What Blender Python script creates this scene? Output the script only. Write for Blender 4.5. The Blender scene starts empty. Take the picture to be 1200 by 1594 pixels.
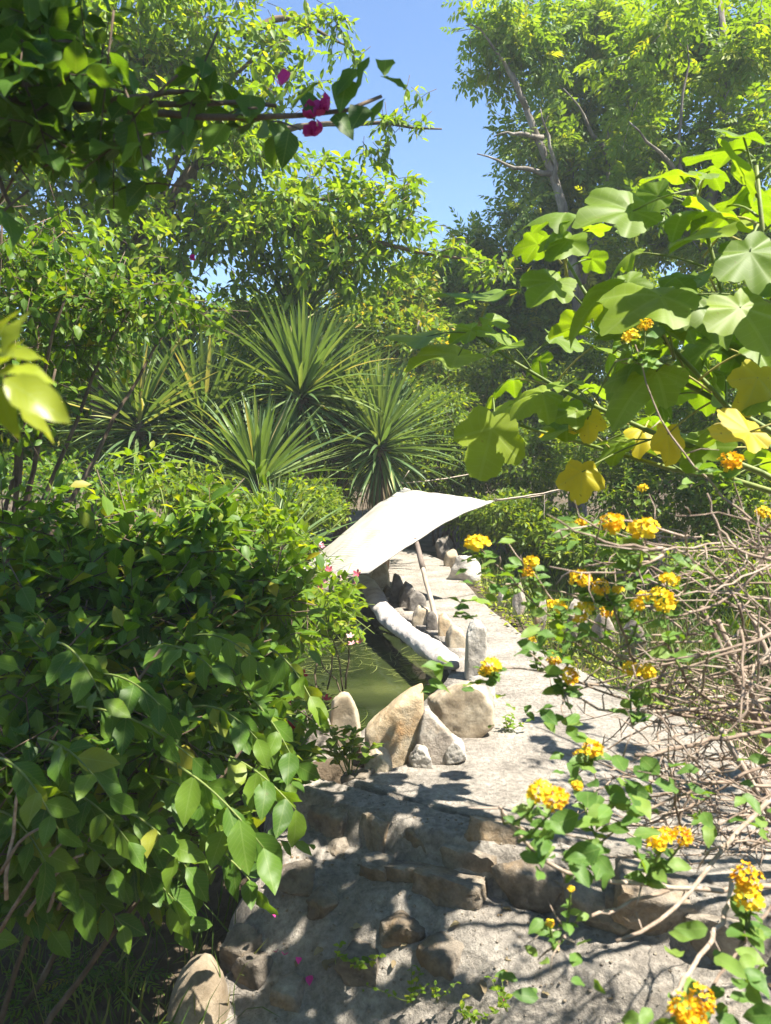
import bpy, math, random
import numpy as np
from mathutils import Matrix, Vector, noise as mnoise

R_ = math.radians
scene = bpy.context.scene
COL = scene.collection

# ------------------------------------------------------------------ camera, sky, sun, exposure
EYE = 1.2                      # camera height above the path
PITCH = R_(-4.62)
cam_d = bpy.data.cameras.new('camera')
cam = bpy.data.objects.new('camera', cam_d)
COL.objects.link(cam)
cam.location = (0, 0, EYE)
cam.rotation_euler = (math.pi/2 + PITCH, 0, 0)
cam_d.sensor_fit = 'HORIZONTAL'
cam_d.sensor_width = 36
cam_d.lens = 36
cam_d.clip_start = 0.02
cam_d.clip_end = 2000
cam_d.dof.use_dof = True
cam_d.dof.focus_distance = 4.0
cam_d.dof.aperture_fstop = 10.5
scene.camera = cam

SUN = Vector((0.48, -0.17, 1.0)).normalized()      # towards the sun: high, to the right and a little behind the camera
world = bpy.data.worlds.new('World')
scene.world = world
world.use_nodes = True
wn = world.node_tree.nodes
bg = wn['Background']
sky = wn.new('ShaderNodeTexSky')
sky.sky_type = 'NISHITA'
sky.sun_disc = False
sky.sun_elevation = math.asin(SUN.z)
sky.sun_rotation = math.atan2(SUN.x, SUN.y)
sky.air_density = 1.0
sky.dust_density = 0.0
sky.ozone_density = 5.5
bg.inputs['Strength'].default_value = 0.08
world.node_tree.links.new(sky.outputs[0], bg.inputs[0])

sun_d = bpy.data.lights.new('sun', 'SUN')
sun_d.energy = 5.0
sun_d.angle = R_(0.53)
sun_d.color = (1.0, 0.94, 0.82)
sun_o = bpy.data.objects.new('sun', sun_d)
COL.objects.link(sun_o)
sun_o.location = (6, -3, 12)
sun_o.rotation_euler = SUN.to_track_quat('Z', 'Y').to_euler()

vs = scene.view_settings
vs.view_transform = 'Standard'
vs.look = 'None'
vs.exposure = 1.74
vs.gamma = 1.0
vs.use_curve_mapping = False
scene.cycles.use_denoising = True
scene.cycles.max_bounces = 8
scene.cycles.transparent_max_bounces = 8
scene.cycles.sample_clamp_indirect = 6

# ------------------------------------------------------------------ helpers
rng = np.random.RandomState(7)
_c, _s = math.cos(PITCH), math.sin(PITCH)

def at(px, py, Y):
    """world point seen at pixel (px,py) of the 1200x1594 photograph, Y metres ahead"""
    cx, cy = (px-600)/1200.0, (797-py)/1200.0
    d = np.array([cx, _c - _s*cy, _s + _c*cy])
    return np.array([0, 0, EYE]) + d*(Y/d[1])

def gnd(px, py, z=0.0):
    cx, cy = (px-600)/1200.0, (797-py)/1200.0
    d = np.array([cx, _c - _s*cy, _s + _c*cy])
    return np.array([0, 0, EYE]) + d*((z-EYE)/d[2])

def project(P):
    P = np.atleast_2d(P)
    x, y, z = P[:, 0], P[:, 1], P[:, 2]-EYE
    f = y*_c + z*_s
    u = -y*_s + z*_c
    f = np.where(f < 1e-3, 1e-3, f)
    return 600+1200*x/f, 797-1200*u/f, f

def norm(a):
    n = np.linalg.norm(a, axis=-1, keepdims=True)
    return a/np.maximum(n, 1e-9)

def raw_mesh(name, V, faces, mat, uv=None, tint=None, smooth=True):
    """faces: list of (n,k) int arrays"""
    me = bpy.data.meshes.new(name)
    V = np.asarray(V, dtype=np.float32)
    loops = np.concatenate([f.ravel() for f in faces]).astype(np.int32)
    counts = np.concatenate([np.full(len(f), f.shape[1], dtype=np.int32) for f in faces])
    starts = np.concatenate([[0], np.cumsum(counts)[:-1]]).astype(np.int32)
    me.vertices.add(len(V)); me.vertices.foreach_set('co', V.ravel())
    me.loops.add(len(loops)); me.loops.foreach_set('vertex_index', loops)
    me.polygons.add(len(counts)); me.polygons.foreach_set('loop_start', starts)
    me.polygons.foreach_set('loop_total', counts)
    if smooth:
        me.polygons.foreach_set('use_smooth', np.ones(len(counts), dtype=bool))
    if uv is not None:
        l = me.uv_layers.new(name='UVMap')
        l.data.foreach_set('uv', np.asarray(uv, dtype=np.float32)[loops].ravel())
    if tint is not None:
        a = me.attributes.new('tint', 'FLOAT', 'POINT')
        a.data.foreach_set('value', np.asarray(tint, dtype=np.float32))
    me.update(calc_edges=True)
    if mat:
        me.materials.append(mat)
    return me

def link(name, me, parent=None, loc=None):
    o = bpy.data.objects.new(name, me)
    COL.objects.link(o)
    if parent is not None:
        o.parent = parent
    if loc is not None:
        o.location = loc
    return o

def tag(o, label=None, cat=None, group=None, kind=None):
    if label: o['label'] = label
    if cat: o['category'] = cat
    if group: o['group'] = group
    if kind: o['kind'] = kind
    return o

def thing(name, label, cat, loc, group=None):
    o = bpy.data.objects.new(name, None)
    o.empty_display_size = 0.1
    COL.objects.link(o)
    o.location = tuple(float(v) for v in loc)
    return tag(o, label, cat, group)

def part(root, name, V, faces, mat, uv=None, tint=None, smooth=True, kind=None):
    V = np.asarray(V) - np.array(root.location)
    o = link(name, raw_mesh(name, V, faces, mat, uv, tint, smooth), root)
    if kind: o['kind'] = kind
    return o

# ---- tubes
def tube_arrays(paths, sides=6):
    Vs, Fs, off = [], [], 0
    for pts, rad in paths:
        pts = np.asarray(pts, float); n = len(pts)
        rad = np.broadcast_to(np.asarray(rad, float), (n,))
        t = np.gradient(pts, axis=0); t = norm(t)
        ref = np.array([0, 0, 1.0]) if abs(t[0, 2]) < 0.9 else np.array([1.0, 0, 0])
        a = norm(np.cross(t, ref)); b = np.cross(t, a)
        ang = np.arange(sides)*2*math.pi/sides
        ring = pts[:, None, :] + rad[:, None, None]*(np.cos(ang)[None, :, None]*a[:, None, :] + np.sin(ang)[None, :, None]*b[:, None, :])
        Vs.append(ring.reshape(-1, 3))
        i = np.arange(n-1)[:, None]*sides; j = np.arange(sides)[None, :]; k = (j+1) % sides
        q = np.stack([i+j, i+k, i+sides+k, i+sides+j], -1).reshape(-1, 4) + off
        Fs.append(q)
        Vs.append(pts[[0, -1]])
        m = off + n*sides
        Fs_c = np.stack([np.full(sides, m), k[0]+off, j[0]+off], -1)
        Fs_d = np.stack([np.full(sides, m+1), j[0]+off+(n-1)*sides, k[0]+off+(n-1)*sides], -1)
        Fs.append(np.stack([Fs_c[:, 0], Fs_c[:, 1], Fs_c[:, 2], Fs_c[:, 0]], -1)[:, :3])
        Fs.append(Fs_d)
        off += n*sides + 2
    quads = [f for f in Fs if f.shape[1] == 4]; tris = [f for f in Fs if f.shape[1] == 3]
    return np.concatenate(Vs), [np.concatenate(quads), np.concatenate(tris)]

def curve_pts(p0, p1, n=8, sag=0.0, wob=0.0, r=rng, mid=None):
    p0, p1 = np.asarray(p0, float), np.asarray(p1, float)
    t = np.linspace(0, 1, n)[:, None]
    if mid is None:
        P = p0*(1-t) + p1*t
        P[:, 2] += (sag*4*t*(1-t))[:, 0]
    else:
        m = np.asarray(mid, float)*2 - (p0+p1)/2
        P = p0*(1-t)**2 + 2*m*t*(1-t) + p1*t**2
    if wob:
        w = r.normal(0, 1, (n, 3)); w = (w + np.roll(w, 1, 0))*0.5
        w[0] = 0; w[-1] = 0
        P = P + w*wob
    return P

def branch(root, p0, p1, r0, r1, mat, name='branch', n=8, sag=0.0, wob=0.0, mid=None, sides=6, r=rng):
    P = curve_pts(p0, p1, n, sag, wob, r, mid)
    V, F = tube_arrays([(P, np.linspace(r0, r1, n))], sides)
    return part(root, name, V, F, mat)

# ---- leaves (along +Y, face up +Z, unit length)
def leaf_shape(W=0.5, n=5, fold=0.18, bend=0.2, peak=0.42, tip=1.0, wav=0.0, seed=0, stalk=0.0):
    r = np.random.RandomState(seed)
    V, U, F = [], [], []
    t = np.linspace(0, 1, n+1)
    def hw(x):
        if x <= peak:
            return math.sin(0.5*math.pi*(x/peak))**0.8
        q = (1-x)/(1-peak)
        return math.sin(0.5*math.pi*q)**(tip)
    y0 = stalk
    def pt(x, u, s=0):
        w = W*0.5*u*hw(x)
        z = abs(w)*fold*2 - bend*(x**2) + wav*math.sin(x*11+seed+s)*abs(u)*0.05
        return (w, y0 + x*(1-bend*0.25), z)
    V.append(pt(0, 0)); U.append((0, 0))
    for i in range(1, n):
        for s, u in ((-1, -1), (0, 0), (1, 1)):
            V.append(pt(t[i], u, s)); U.append((u*hw(t[i]), t[i]))
    V.append(pt(1, 0)); U.append((0, 1))
    e = len(V)-1
    F += [(0, 2, 1), (0, 3, 2)]
    for i in range(n-2):
        a = 1+i*3; b = a+3
        F += [(a, a+1, b+1), (a, b+1, b), (a+1, a+2, b+2), (a+1, b+2, b+1)]
    a = 1+(n-2)*3
    F += [(a, a+1, e), (a+1, a+2, e)]
    V = np.array(V, float); U = np.array(U, float); F = np.array(F)
    if stalk > 0:
        k = len(V)
        V = np.concatenate([V, [(-0.012, 0, 0), (0.012, 0, 0), (0.012, y0*1.02, 0.0), (-0.012, y0*1.02, 0.0)]])
        U = np.concatenate([U, [(0, 0.3)]*4])
        F = np.concatenate([F, [(k, k+1, k+2), (k, k+2, k+3)]])
    return V, F, U

def merge_shapes(lst):
    Vs, Fs, Us, o = [], [], [], 0
    for V, F, U in lst:
        Vs.append(V); Fs.append(F+o); Us.append(U); o += len(V)
    return np.concatenate(Vs), np.concatenate(Fs), np.concatenate(Us)

def xf(shape, M, loc=(0, 0, 0), s=1.0):
    V, F, U = shape
    return (V*s) @ np.asarray(M).T + np.asarray(loc), F, U

def compound_shape(pairs=5, lw=0.4, ll=0.32, droop=0.35, seed=0, n=2):
    """pinnate leaf of unit length along +Y"""
    r = np.random.RandomState(seed)
    parts_ = []
    for i in range(pairs):
        t = (i+1)/(pairs+0.6)
        y, z = t, -droop*t*t
        for s in (-1, 1):
            a = s*R_(62-18*t + r.uniform(-10, 10))
            L = ll*(0.75+0.5*math.sin(math.pi*t))*r.uniform(0.85, 1.1)
            d = np.array([math.sin(a), math.cos(a), -0.25-0.5*droop*r.uniform(0.4, 1.4)]); d /= np.linalg.norm(d)
            up = np.array([r.normal(0, .2), r.normal(0, .2), 1.0])
            x = np.cross(d, up); x /= np.linalg.norm(x); zz = np.cross(x, d)
            parts_.append(xf(leaf_shape(lw, n, 0.15, 0.12), np.stack([x, d, zz], 1), (0, y, z), L))
    d = np.array([0, 1, -2*droop]); d /= np.linalg.norm(d)
    x = np.array([1.0, 0, 0]); zz = np.cross(x, d)
    parts_.append(xf(leaf_shape(lw, n, 0.15, 0.12), np.stack([x, d, zz], 1), (0, 0.93, -droop*0.88), ll))
    k = 4
    tt = np.linspace(0, 0.97, k)
    V = []
    for q in tt:
        V += [(-0.006, q, -droop*q*q), (0.006, q, -droop*q*q)]
    F = []
    for i in range(k-1):
        F += [(2*i, 2*i+1, 2*i+3), (2*i, 2*i+3, 2*i+2)]
    parts_.append((np.array(V, float), np.array(F), np.zeros((2*k, 2))))
    return merge_shapes(parts_)

def frames(d, up):
    """rotation matrices with y along d and z near up"""
    y = norm(d)
    x = norm(np.cross(y, up))
    z = np.cross(x, y)
    return np.stack([x, y, z], -1)

def batch(shapes, pos, Rm, sc, var, tint):
    Vs, Fs, Us, Ts, off = [], [], [], [], 0
    for k, (V, F, U) in enumerate(shapes):
        m = np.where(var == k)[0]
        if len(m) == 0: continue
        W = np.einsum('nij,vj->nvi', Rm[m]*sc[m][:, None, None], V) + pos[m][:, None, :]
        nv = len(V)
        f = F[None] + (np.arange(len(m))*nv)[:, None, None] + off
        Vs.append(W.reshape(-1, 3)); Fs.append(f.reshape(-1, 3))
        Us.append(np.tile(U, (len(m), 1))); Ts.append(np.repeat(tint[m], nv))
        off += len(m)*nv
    return np.concatenate(Vs), [np.concatenate(Fs)], np.concatenate(Us), np.concatenate(Ts)

class Leaves:
    def __init__(s):
        s.p, s.R, s.s = [], [], []
    def add(s, pos, Rm, sc):
        s.p.append(np.asarray(pos)); s.R.append(np.asarray(Rm)); s.s.append(np.asarray(sc))
    def arrays(s):
        return np.concatenate(s.p), np.concatenate(s.R), np.concatenate(s.s)

def add_leaves(root, L, hi, lo, mat, nparts=300, part_name='leaf', stuff_name='foliage', r=rng, keep=None, tint_bias=None):
    pos, Rm, sc = L.arrays()
    if keep is not None:
        k = keep(pos); pos, Rm, sc = pos[k], Rm[k], sc[k]
    n = len(pos)
    var = r.randint(0, len(lo), n); tint = r.uniform(0, 1, n)
    if tint_bias is not None:
        tint = np.clip(tint_bias(pos, tint), 0, 0.999)
    tip = pos + Rm[:, :, 1]*sc[:, None]*0.5
    px, py, f = project(tip)
    score = sc/f
    inside = (px > -20) & (px < 1220) & (py > -20) & (py < 1614)
    score = np.where(inside, score, -1)
    order = np.argsort(-score)
    sel = order[:nparts]; sel = sel[score[sel] > 0]
    rest = np.setdiff1d(np.arange(n), sel)
    if len(sel):
        mesh = [raw_mesh(part_name, V, [F], mat, U) for V, F, U in hi]
        base = np.array(root.location)
        for i in sel:
            o = bpy.data.objects.new(part_name, mesh[var[i] % len(mesh)])
            M = np.eye(4); M[:3, :3] = Rm[i]*sc[i]; M[:3, 3] = pos[i]-base
            o.parent = root
            o.matrix_basis = Matrix(M.tolist())
            COL.objects.link(o)
    if len(rest):
        V, F, U, T = batch(lo, pos[rest], Rm[rest], sc[rest], var[rest], tint[rest])
        part(root, stuff_name, V, F, mat, U, T, kind='stuff')

def ell(px, py, Y, rx, ry, rd):
    c = at(px, py, Y); k = Y/1200.0
    return (c, np.array([rx*k, rd, ry*k]))

def sample_ell(ells, n, r, shell=0.35):
    vol = np.array([e[1][0]*e[1][2]*(e[1][1]**0.7) for e in ells]); vol = vol/vol.sum()
    idx = r.choice(len(ells), n, p=vol)
    d = norm(r.normal(0, 1, (n, 3)))
    rad = r.uniform(shell**3, 1, n)**(1/3.0)
    C = np.array([e[0] for e in ells])[idx]; S = np.array([e[1] for e in ells])[idx]
    return C + d*S*rad[:, None], d, idx

def grow(ells, n, r, L, leaf_len, twig_len=0.3, per=8, spread=55, outward=0.7, upb=0.15, droop=0.0, shell=0.3,
         normal_up=0.7, opposite=True, jit=0.35, twigs=None, tw_r=0.002, tw_keep=1.0):
    """twigs through the crown, leaves set along each twig"""
    P, d, idx = sample_ell(ells, n, r, shell)
    D = norm(d*outward + r.normal(0, 0.55, (n, 3)) + np.array([0, 0, upb]))
    tl = twig_len*r.uniform(0.6, 1.3, n)
    P = P - D*(tl*0.55)[:, None]
    side = norm(np.cross(D, r.normal(0, 1, (n, 3))))
    bin_ = np.cross(D, side)
    for k in range(per):
        t = (k+0.7)/per
        Q = P + D*(tl*t)[:, None]; Q[:, 2] -= droop*tl*t*t
        ang = (k//2)*math.pi/2 + (k % 2)*math.pi if opposite else k*2.4
        a = ang + r.uniform(-.5, .5, n)
        S = side*np.cos(a)[:, None] + bin_*np.sin(a)[:, None]
        sp = R_(spread)*(1.05-0.45*t)
        ld = norm(D*math.cos(sp) + S*math.sin(sp) + np.array([0, 0, -droop*0.9]) + r.normal(0, 0.18, (n, 3)))
        up = norm(np.array([0, 0, 1.0])*normal_up + r.normal(0, jit, (n, 3)) + S*0.25)
        L.add(Q, frames(ld, up), leaf_len*r.uniform(0.6, 1.15, n)*(1.0-0.25*t*t))
    if twigs is not None:
        for i in np.where(r.uniform(0, 1, n) < tw_keep)[0]:
            q = np.linspace(-0.25, 1, 4)[:, None]
            pts = P[i] + D[i]*tl[i]*q
            pts[:, 2] -= (droop*tl[i]*q*np.abs(q))[:, 0]
            twigs.append((pts, np.linspace(tw_r, tw_r*0.45, 4)))
    return P

# ------------------------------------------------------------------ materials
def subclumps(ells, k, size, r, flat=0.6):
    P, d, idx = sample_ell(ells, k, r, 0.25)
    out = []
    for p in P:
        q = size*r.uniform(0.65, 1.35)
        out.append((p, np.array([q*1.15, q, q*flat])))
    return out

def new_mat(name):
    m = bpy.data.materials.new(name); m.use_nodes = True
    nt = m.node_tree
    for n in list(nt.nodes): nt.nodes.remove(n)
    return m, nt, nt.nodes, nt.links

def N(nodes, typ, **kw):
    n = nodes.new(typ)
    for k, v in kw.items():
        if k.startswith('i_'):
            n.inputs[k[2:].replace('_', ' ')].default_value = v
        else:
            setattr(n, k, v)
    return n

def ramp(nodes, stops):
    n = nodes.new('ShaderNodeValToRGB')
    e = n.color_ramp.elements
    while len(e) > 1: e.remove(e[0])
    e[0].position = stops[0][0]; e[0].color = (*stops[0][1], 1)
    for p, c in stops[1:]:
        x = e.new(p); x.color = (*c, 1)
    return n

def math_n(nodes, links, op, a, b=None, clamp=False):
    n = nodes.new('ShaderNodeMath'); n.operation = op; n.use_clamp = clamp
    for i, v in enumerate((a, b)):
        if v is None: continue
        if isinstance(v, (int, float)): n.inputs[i].default_value = v
        else: links.new(v, n.inputs[i])
    return n.outputs[0]

def leaf_mat(name, stops, trans=(1.7, 1.55, 0.5), tmix=0.38, rough=0.48, spec=0.28, vein=0.25, side_veins=9.0, blotch=0.0):
    m, nt, nd, lk = new_mat(name)
    at_ = N(nd, 'ShaderNodeAttribute', attribute_name='tint')
    oi = N(nd, 'ShaderNodeObjectInfo')
    t = math_n(nd, lk, 'FRACT', math_n(nd, lk, 'ADD', at_.outputs['Fac'], oi.outputs['Random']))
    rp = ramp(nd, stops); lk.new(t, rp.inputs[0])
    uv = N(nd, 'ShaderNodeUVMap')
    sx = N(nd, 'ShaderNodeSeparateXYZ'); lk.new(uv.outputs[0], sx.inputs[0])
    au = math_n(nd, lk, 'ABSOLUTE', sx.outputs[0])
    mid = math_n(nd, lk, 'LESS_THAN', au, 0.045)
    ph = math_n(nd, lk, 'SUBTRACT', sx.outputs[1], math_n(nd, lk, 'MULTIPLY', au, 0.30))
    sv = math_n(nd, lk, 'SINE', math_n(nd, lk, 'MULTIPLY', ph, side_veins*6.283))
    sv = math_n(nd, lk, 'MULTIPLY', math_n(nd, lk, 'GREATER_THAN', sv, 0.9), 0.55)
    vm = math_n(nd, lk, 'MULTIPLY', math_n(nd, lk, 'MAXIMUM', mid, sv), vein)
    mx = N(nd, 'ShaderNodeMix', data_type='RGBA'); lk.new(vm, mx.inputs[0]); lk.new(rp.outputs[0], mx.inputs[6])
    mx.inputs[7].default_value = (0.30, 0.38, 0.14, 1)
    nz = N(nd, 'ShaderNodeTexNoise'); nz.inputs['Scale'].default_value = 14
    geo = N(nd, 'ShaderNodeNewGeometry'); lk.new(geo.outputs['Position'], nz.inputs['Vector'])
    hs = N(nd, 'ShaderNodeHueSaturation'); lk.new(mx.outputs[2], hs.inputs['Color'])
    lk.new(math_n(nd, lk, 'ADD', math_n(nd, lk, 'MULTIPLY', nz.outputs[0], 0.5), 0.75), hs.inputs['Value'])
    col = hs.outputs[0]
    if blotch > 0:
        n2 = N(nd, 'ShaderNodeTexNoise'); n2.inputs['Scale'].default_value = 60
        lk.new(geo.outputs['Position'], n2.inputs['Vector'])
        b = math_n(nd, lk, 'MULTIPLY', math_n(nd, lk, 'GREATER_THAN', n2.outputs[0], 0.72), blotch)
        m2 = N(nd, 'ShaderNodeMix', data_type='RGBA'); lk.new(b, m2.inputs[0]); lk.new(col, m2.inputs[6])
        m2.inputs[7].default_value = (0.16, 0.09, 0.03, 1)
        col = m2.outputs[2]
    pr = N(nd, 'ShaderNodeBsdfPrincipled'); lk.new(col, pr.inputs['Base Color'])
    pr.inputs['Roughness'].default_value = rough
    pr.inputs['Specular IOR Level'].default_value = spec
    tm = N(nd, 'ShaderNodeMix', data_type='RGBA', blend_type='MULTIPLY'); tm.inputs[0].default_value = 1
    lk.new(col, tm.inputs[6]); tm.inputs[7].default_value = (*trans, 1)
    tr = N(nd, 'ShaderNodeBsdfTranslucent'); lk.new(tm.outputs[2], tr.inputs[0])
    ms = N(nd, 'ShaderNodeMixShader'); ms.inputs[0].default_value = tmix
    lk.new(pr.outputs[0], ms.inputs[1]); lk.new(tr.outputs[0], ms.inputs[2])
    bp = N(nd, 'ShaderNodeBump'); bp.inputs['Strength'].default_value = 0.25; bp.inputs['Distance'].default_value = 0.002
    lk.new(math_n(nd, lk, 'ADD', vm, 0.0), bp.inputs['Height']); lk.new(bp.outputs[0], pr.inputs['Normal'])
    out = N(nd, 'ShaderNodeOutputMaterial'); lk.new(ms.outputs[0], out.inputs[0])
    return m

def noise_mat(name, stops, scale=6, detail=8, rough=0.9, bump=0.4, bump_scale=40, dist=0.01, spec=0.25, obj_rand=0.0,
              second=None, second_scale=1.5, second_thr=(0.5, 0.65), distort=0.0, stretch=None, trans=0.0, fine=0.0):
    m, nt, nd, lk = new_mat(name)
    geo = N(nd, 'ShaderNodeTexCoord')
    vec = geo.outputs['Object']
    oi = N(nd, 'ShaderNodeObjectInfo')
    if obj_rand:
        ad = N(nd, 'ShaderNodeVectorMath', operation='ADD'); lk.new(vec, ad.inputs[0])
        cb = N(nd, 'ShaderNodeCombineXYZ')
        for i in range(3): lk.new(math_n(nd, lk, 'MULTIPLY', oi.outputs['Random'], 13.0+7*i), cb.inputs[i])
        lk.new(cb.outputs[0], ad.inputs[1]); vec = ad.outputs[0]
    if stretch:
        mp = N(nd, 'ShaderNodeMapping'); mp.inputs['Scale'].default_value = stretch; lk.new(vec, mp.inputs[0]); vec = mp.outputs[0]
    n1 = N(nd, 'ShaderNodeTexNoise'); n1.inputs['Scale'].default_value = scale; n1.inputs['Detail'].default_value = detail
    n1.inputs['Roughness'].default_value = 0.62; n1.inputs['Distortion'].default_value = distort
    lk.new(vec, n1.inputs['Vector'])
    f = n1.outputs[0]
    if obj_rand:
        f = math_n(nd, lk, 'ADD', f, math_n(nd, lk, 'MULTIPLY', math_n(nd, lk, 'SUBTRACT', oi.outputs['Random'], 0.5), obj_rand))
    rp = ramp(nd, stops); lk.new(f, rp.inputs[0])
    col = rp.outputs[0]
    if second is not None:
        n2 = N(nd, 'ShaderNodeTexNoise'); n2.inputs['Scale'].default_value = second_scale; n2.inputs['Detail'].default_value = 9
        n2.inputs['Roughness'].default_value = 0.65
        lk.new(vec, n2.inputs['Vector'])
        mr = N(nd, 'ShaderNodeMapRange'); mr.inputs[1].default_value = second_thr[0]; mr.inputs[2].default_value = second_thr[1]
        lk.new(n2.outputs[0], mr.inputs[0])
        mx = N(nd, 'ShaderNodeMix', data_type='RGBA'); lk.new(mr.outputs[0], mx.inputs[0]); lk.new(col, mx.inputs[6])
        mx.inputs[7].default_value = (*second, 1); col = mx.outputs[2]
    nb = N(nd, 'ShaderNodeTexNoise'); nb.inputs['Scale'].default_value = bump_scale; nb.inputs['Detail'].default_value = 10
    nb.inputs['Roughness'].default_value = 0.7
    lk.new(vec, nb.inputs['Vector'])
    if fine > 0:
        mr2 = N(nd, 'ShaderNodeMapRange'); mr2.inputs[1].default_value = 0.3; mr2.inputs[2].default_value = 0.7
        mr2.inputs[3].default_value = 1-fine; mr2.inputs[4].default_value = 1+fine*0.6
        lk.new(nb.outputs[0], mr2.inputs[0])
        hv = N(nd, 'ShaderNodeHueSaturation'); lk.new(col, hv.inputs['Color']); lk.new(mr2.outputs[0], hv.inputs['Value']); col = hv.outputs[0]
    pr = N(nd, 'ShaderNodeBsdfPrincipled'); lk.new(col, pr.inputs['Base Color'])
    pr.inputs['Roughness'].default_value = rough; pr.inputs['Specular IOR Level'].default_value = spec
    bp = N(nd, 'ShaderNodeBump'); bp.inputs['Strength'].default_value = bump; bp.inputs['Distance'].default_value = dist
    lk.new(nb.outputs[0], bp.inputs['Height']); lk.new(bp.outputs[0], pr.inputs['Normal'])
    out = N(nd, 'ShaderNodeOutputMaterial')
    sh = pr.outputs[0]
    if trans > 0:
        tr = N(nd, 'ShaderNodeBsdfTranslucent'); lk.new(col, tr.inputs[0])
        ms = N(nd, 'ShaderNodeMixShader'); ms.inputs[0].default_value = trans
        lk.new(sh, ms.inputs[1]); lk.new(tr.outputs[0], ms.inputs[2]); sh = ms.outputs[0]
    lk.new(sh, out.inputs[0])
    return m

M = {}
M['concrete'] = noise_mat('concrete', [(0.25, (0.18, 0.158, 0.135)), (0.5, (0.33, 0.295, 0.255)), (0.75, (0.47, 0.43, 0.375))], scale=4.5,
                          bump=1.0, bump_scale=45, dist=0.022, second=(0.21, 0.165, 0.115), second_scale=2.3, second_thr=(0.56, 0.78), fine=0.5)
M['rubble'] = noise_mat('rubble', [(0.3, (0.13, 0.11, 0.09)), (0.5, (0.26, 0.22, 0.175)), (0.75, (0.42, 0.37, 0.30))], scale=8, bump=1.0, bump_scale=30, dist=0.018, obj_rand=0.25, second=(0.27, 0.18, 0.09), second_scale=5, second_thr=(0.5, 0.7), fine=0.45)
M['soil'] = noise_mat('soil', [(0.3, (0.05, 0.038, 0.025)), (0.55, (0.12, 0.09, 0.06)), (0.75, (0.22, 0.17, 0.12))], scale=5, bump=1.0, bump_scale=30, dist=0.03,
                      second=(0.04, 0.06, 0.015), second_scale=0.9, second_thr=(0.5, 0.7))
M['stone_grey'] = noise_mat('stone_grey', [(0.3, (0.17, 0.14, 0.115)), (0.5, (0.34, 0.295, 0.25)), (0.7, (0.50, 0.45, 0.39))], scale=7, bump=0.9, bump_scale=22, dist=0.02,
                            obj_rand=0.22, second=(0.33, 0.22, 0.12), second_scale=4, second_thr=(0.52, 0.68), distort=0.6, fine=0.3)
M['stone_shaded'] = noise_mat('stone_shaded', [(0.3, (0.09, 0.08, 0.07)), (0.5, (0.19, 0.17, 0.15)), (0.75, (0.32, 0.29, 0.26))], scale=8, bump=0.9, bump_scale=25, dist=0.02,
                            obj_rand=0.2, second=(0.2, 0.15, 0.09), second_scale=4, second_thr=(0.55, 0.7), fine=0.3)  # darker stone: shade of the canvas and trees is put into its colour
M['stone_tan'] = noise_mat('stone_tan', [(0.3, (0.36, 0.24, 0.13)), (0.5, (0.52, 0.40, 0.26)), (0.72, (0.66, 0.58, 0.45))], scale=5, bump=0.8, bump_scale=20, dist=0.015,
                           second=(0.40, 0.20, 0.07), second_scale=5, second_thr=(0.55, 0.72), distort=1.0, fine=0.2)
M['stone_smooth'] = noise_mat('stone_smooth', [(0.3, (0.26, 0.20, 0.13)), (0.5, (0.40, 0.33, 0.24)), (0.7, (0.52, 0.46, 0.36))], scale=9, bump=0.35, bump_scale=90, dist=0.006,
                              second=(0.15, 0.11, 0.07), second_scale=6, second_thr=(0.56, 0.8), fine=0.25)
M['stone_boulder'] = noise_mat('stone_boulder', [(0.3, (0.17, 0.125, 0.08)), (0.5, (0.27, 0.215, 0.15)), (0.7, (0.36, 0.30, 0.225))], scale=12, bump=0.5, bump_scale=80, dist=0.008, second=(0.11, 0.085, 0.06), second_scale=5, second_thr=(0.5, 0.75), fine=0.35)
M['stone_pale'] = noise_mat('stone_pale', [(0.3, (0.32, 0.29, 0.25)), (0.55, (0.5, 0.46, 0.41)), (0.75, (0.68, 0.65, 0.6))], scale=9, bump=0.8, bump_scale=28, dist=0.015,
                            obj_rand=0.2, fine=0.3)
M['bark_grey'] = noise_mat('bark_grey', [(0.35, (0.10, 0.085, 0.07)), (0.55, (0.24, 0.21, 0.18)), (0.7, (0.42, 0.39, 0.35))], scale=9, bump=0.8, bump_scale=30, dist=0.02, stretch=(1, 1, 0.35))
M['bark_brown'] = noise_mat('bark_brown', [(0.35, (0.07, 0.05, 0.035)), (0.6, (0.17, 0.125, 0.085)), (0.75, (0.26, 0.20, 0.15))], scale=20, bump=0.7, bump_scale=60, dist=0.01, stretch=(1, 1, 0.4))
M['twig_dry'] = noise_mat('twig_dry', [(0.3, (0.16, 0.115, 0.085)), (0.55, (0.31, 0.235, 0.18)), (0.75, (0.46, 0.38, 0.31))], scale=40, bump=0.6, bump_scale=160, dist=0.003, obj_rand=0.25)
M['stem_green'] = noise_mat('stem_green', [(0.3, (0.10, 0.15, 0.03)), (0.6, (0.18, 0.22, 0.06)), (0.8, (0.28, 0.26, 0.10))], scale=14, bump=0.3, bump_scale=80, dist=0.003, rough=0.55)
M['stem_yellow'] = noise_mat('stem_yellow', [(0.3, (0.25, 0.24, 0.07)), (0.7, (0.42, 0.37, 0.12))], scale=14, bump=0.3, bump_scale=80, dist=0.003, rough=0.55)
M['bamboo'] = noise_mat('bamboo', [(0.3, (0.30, 0.22, 0.15)), (0.6, (0.46, 0.37, 0.28)), (0.8, (0.58, 0.50, 0.42))], scale=14, bump=0.5, bump_scale=60, dist=0.004, stretch=(1, 1, 0.2))
M['wood_dark'] = noise_mat('wood_dark', [(0.3, (0.13, 0.10, 0.08)), (0.7, (0.26, 0.21, 0.17))], scale=14, bump=0.5, bump_scale=60, dist=0.004, stretch=(1, 1, 0.2))
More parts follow.
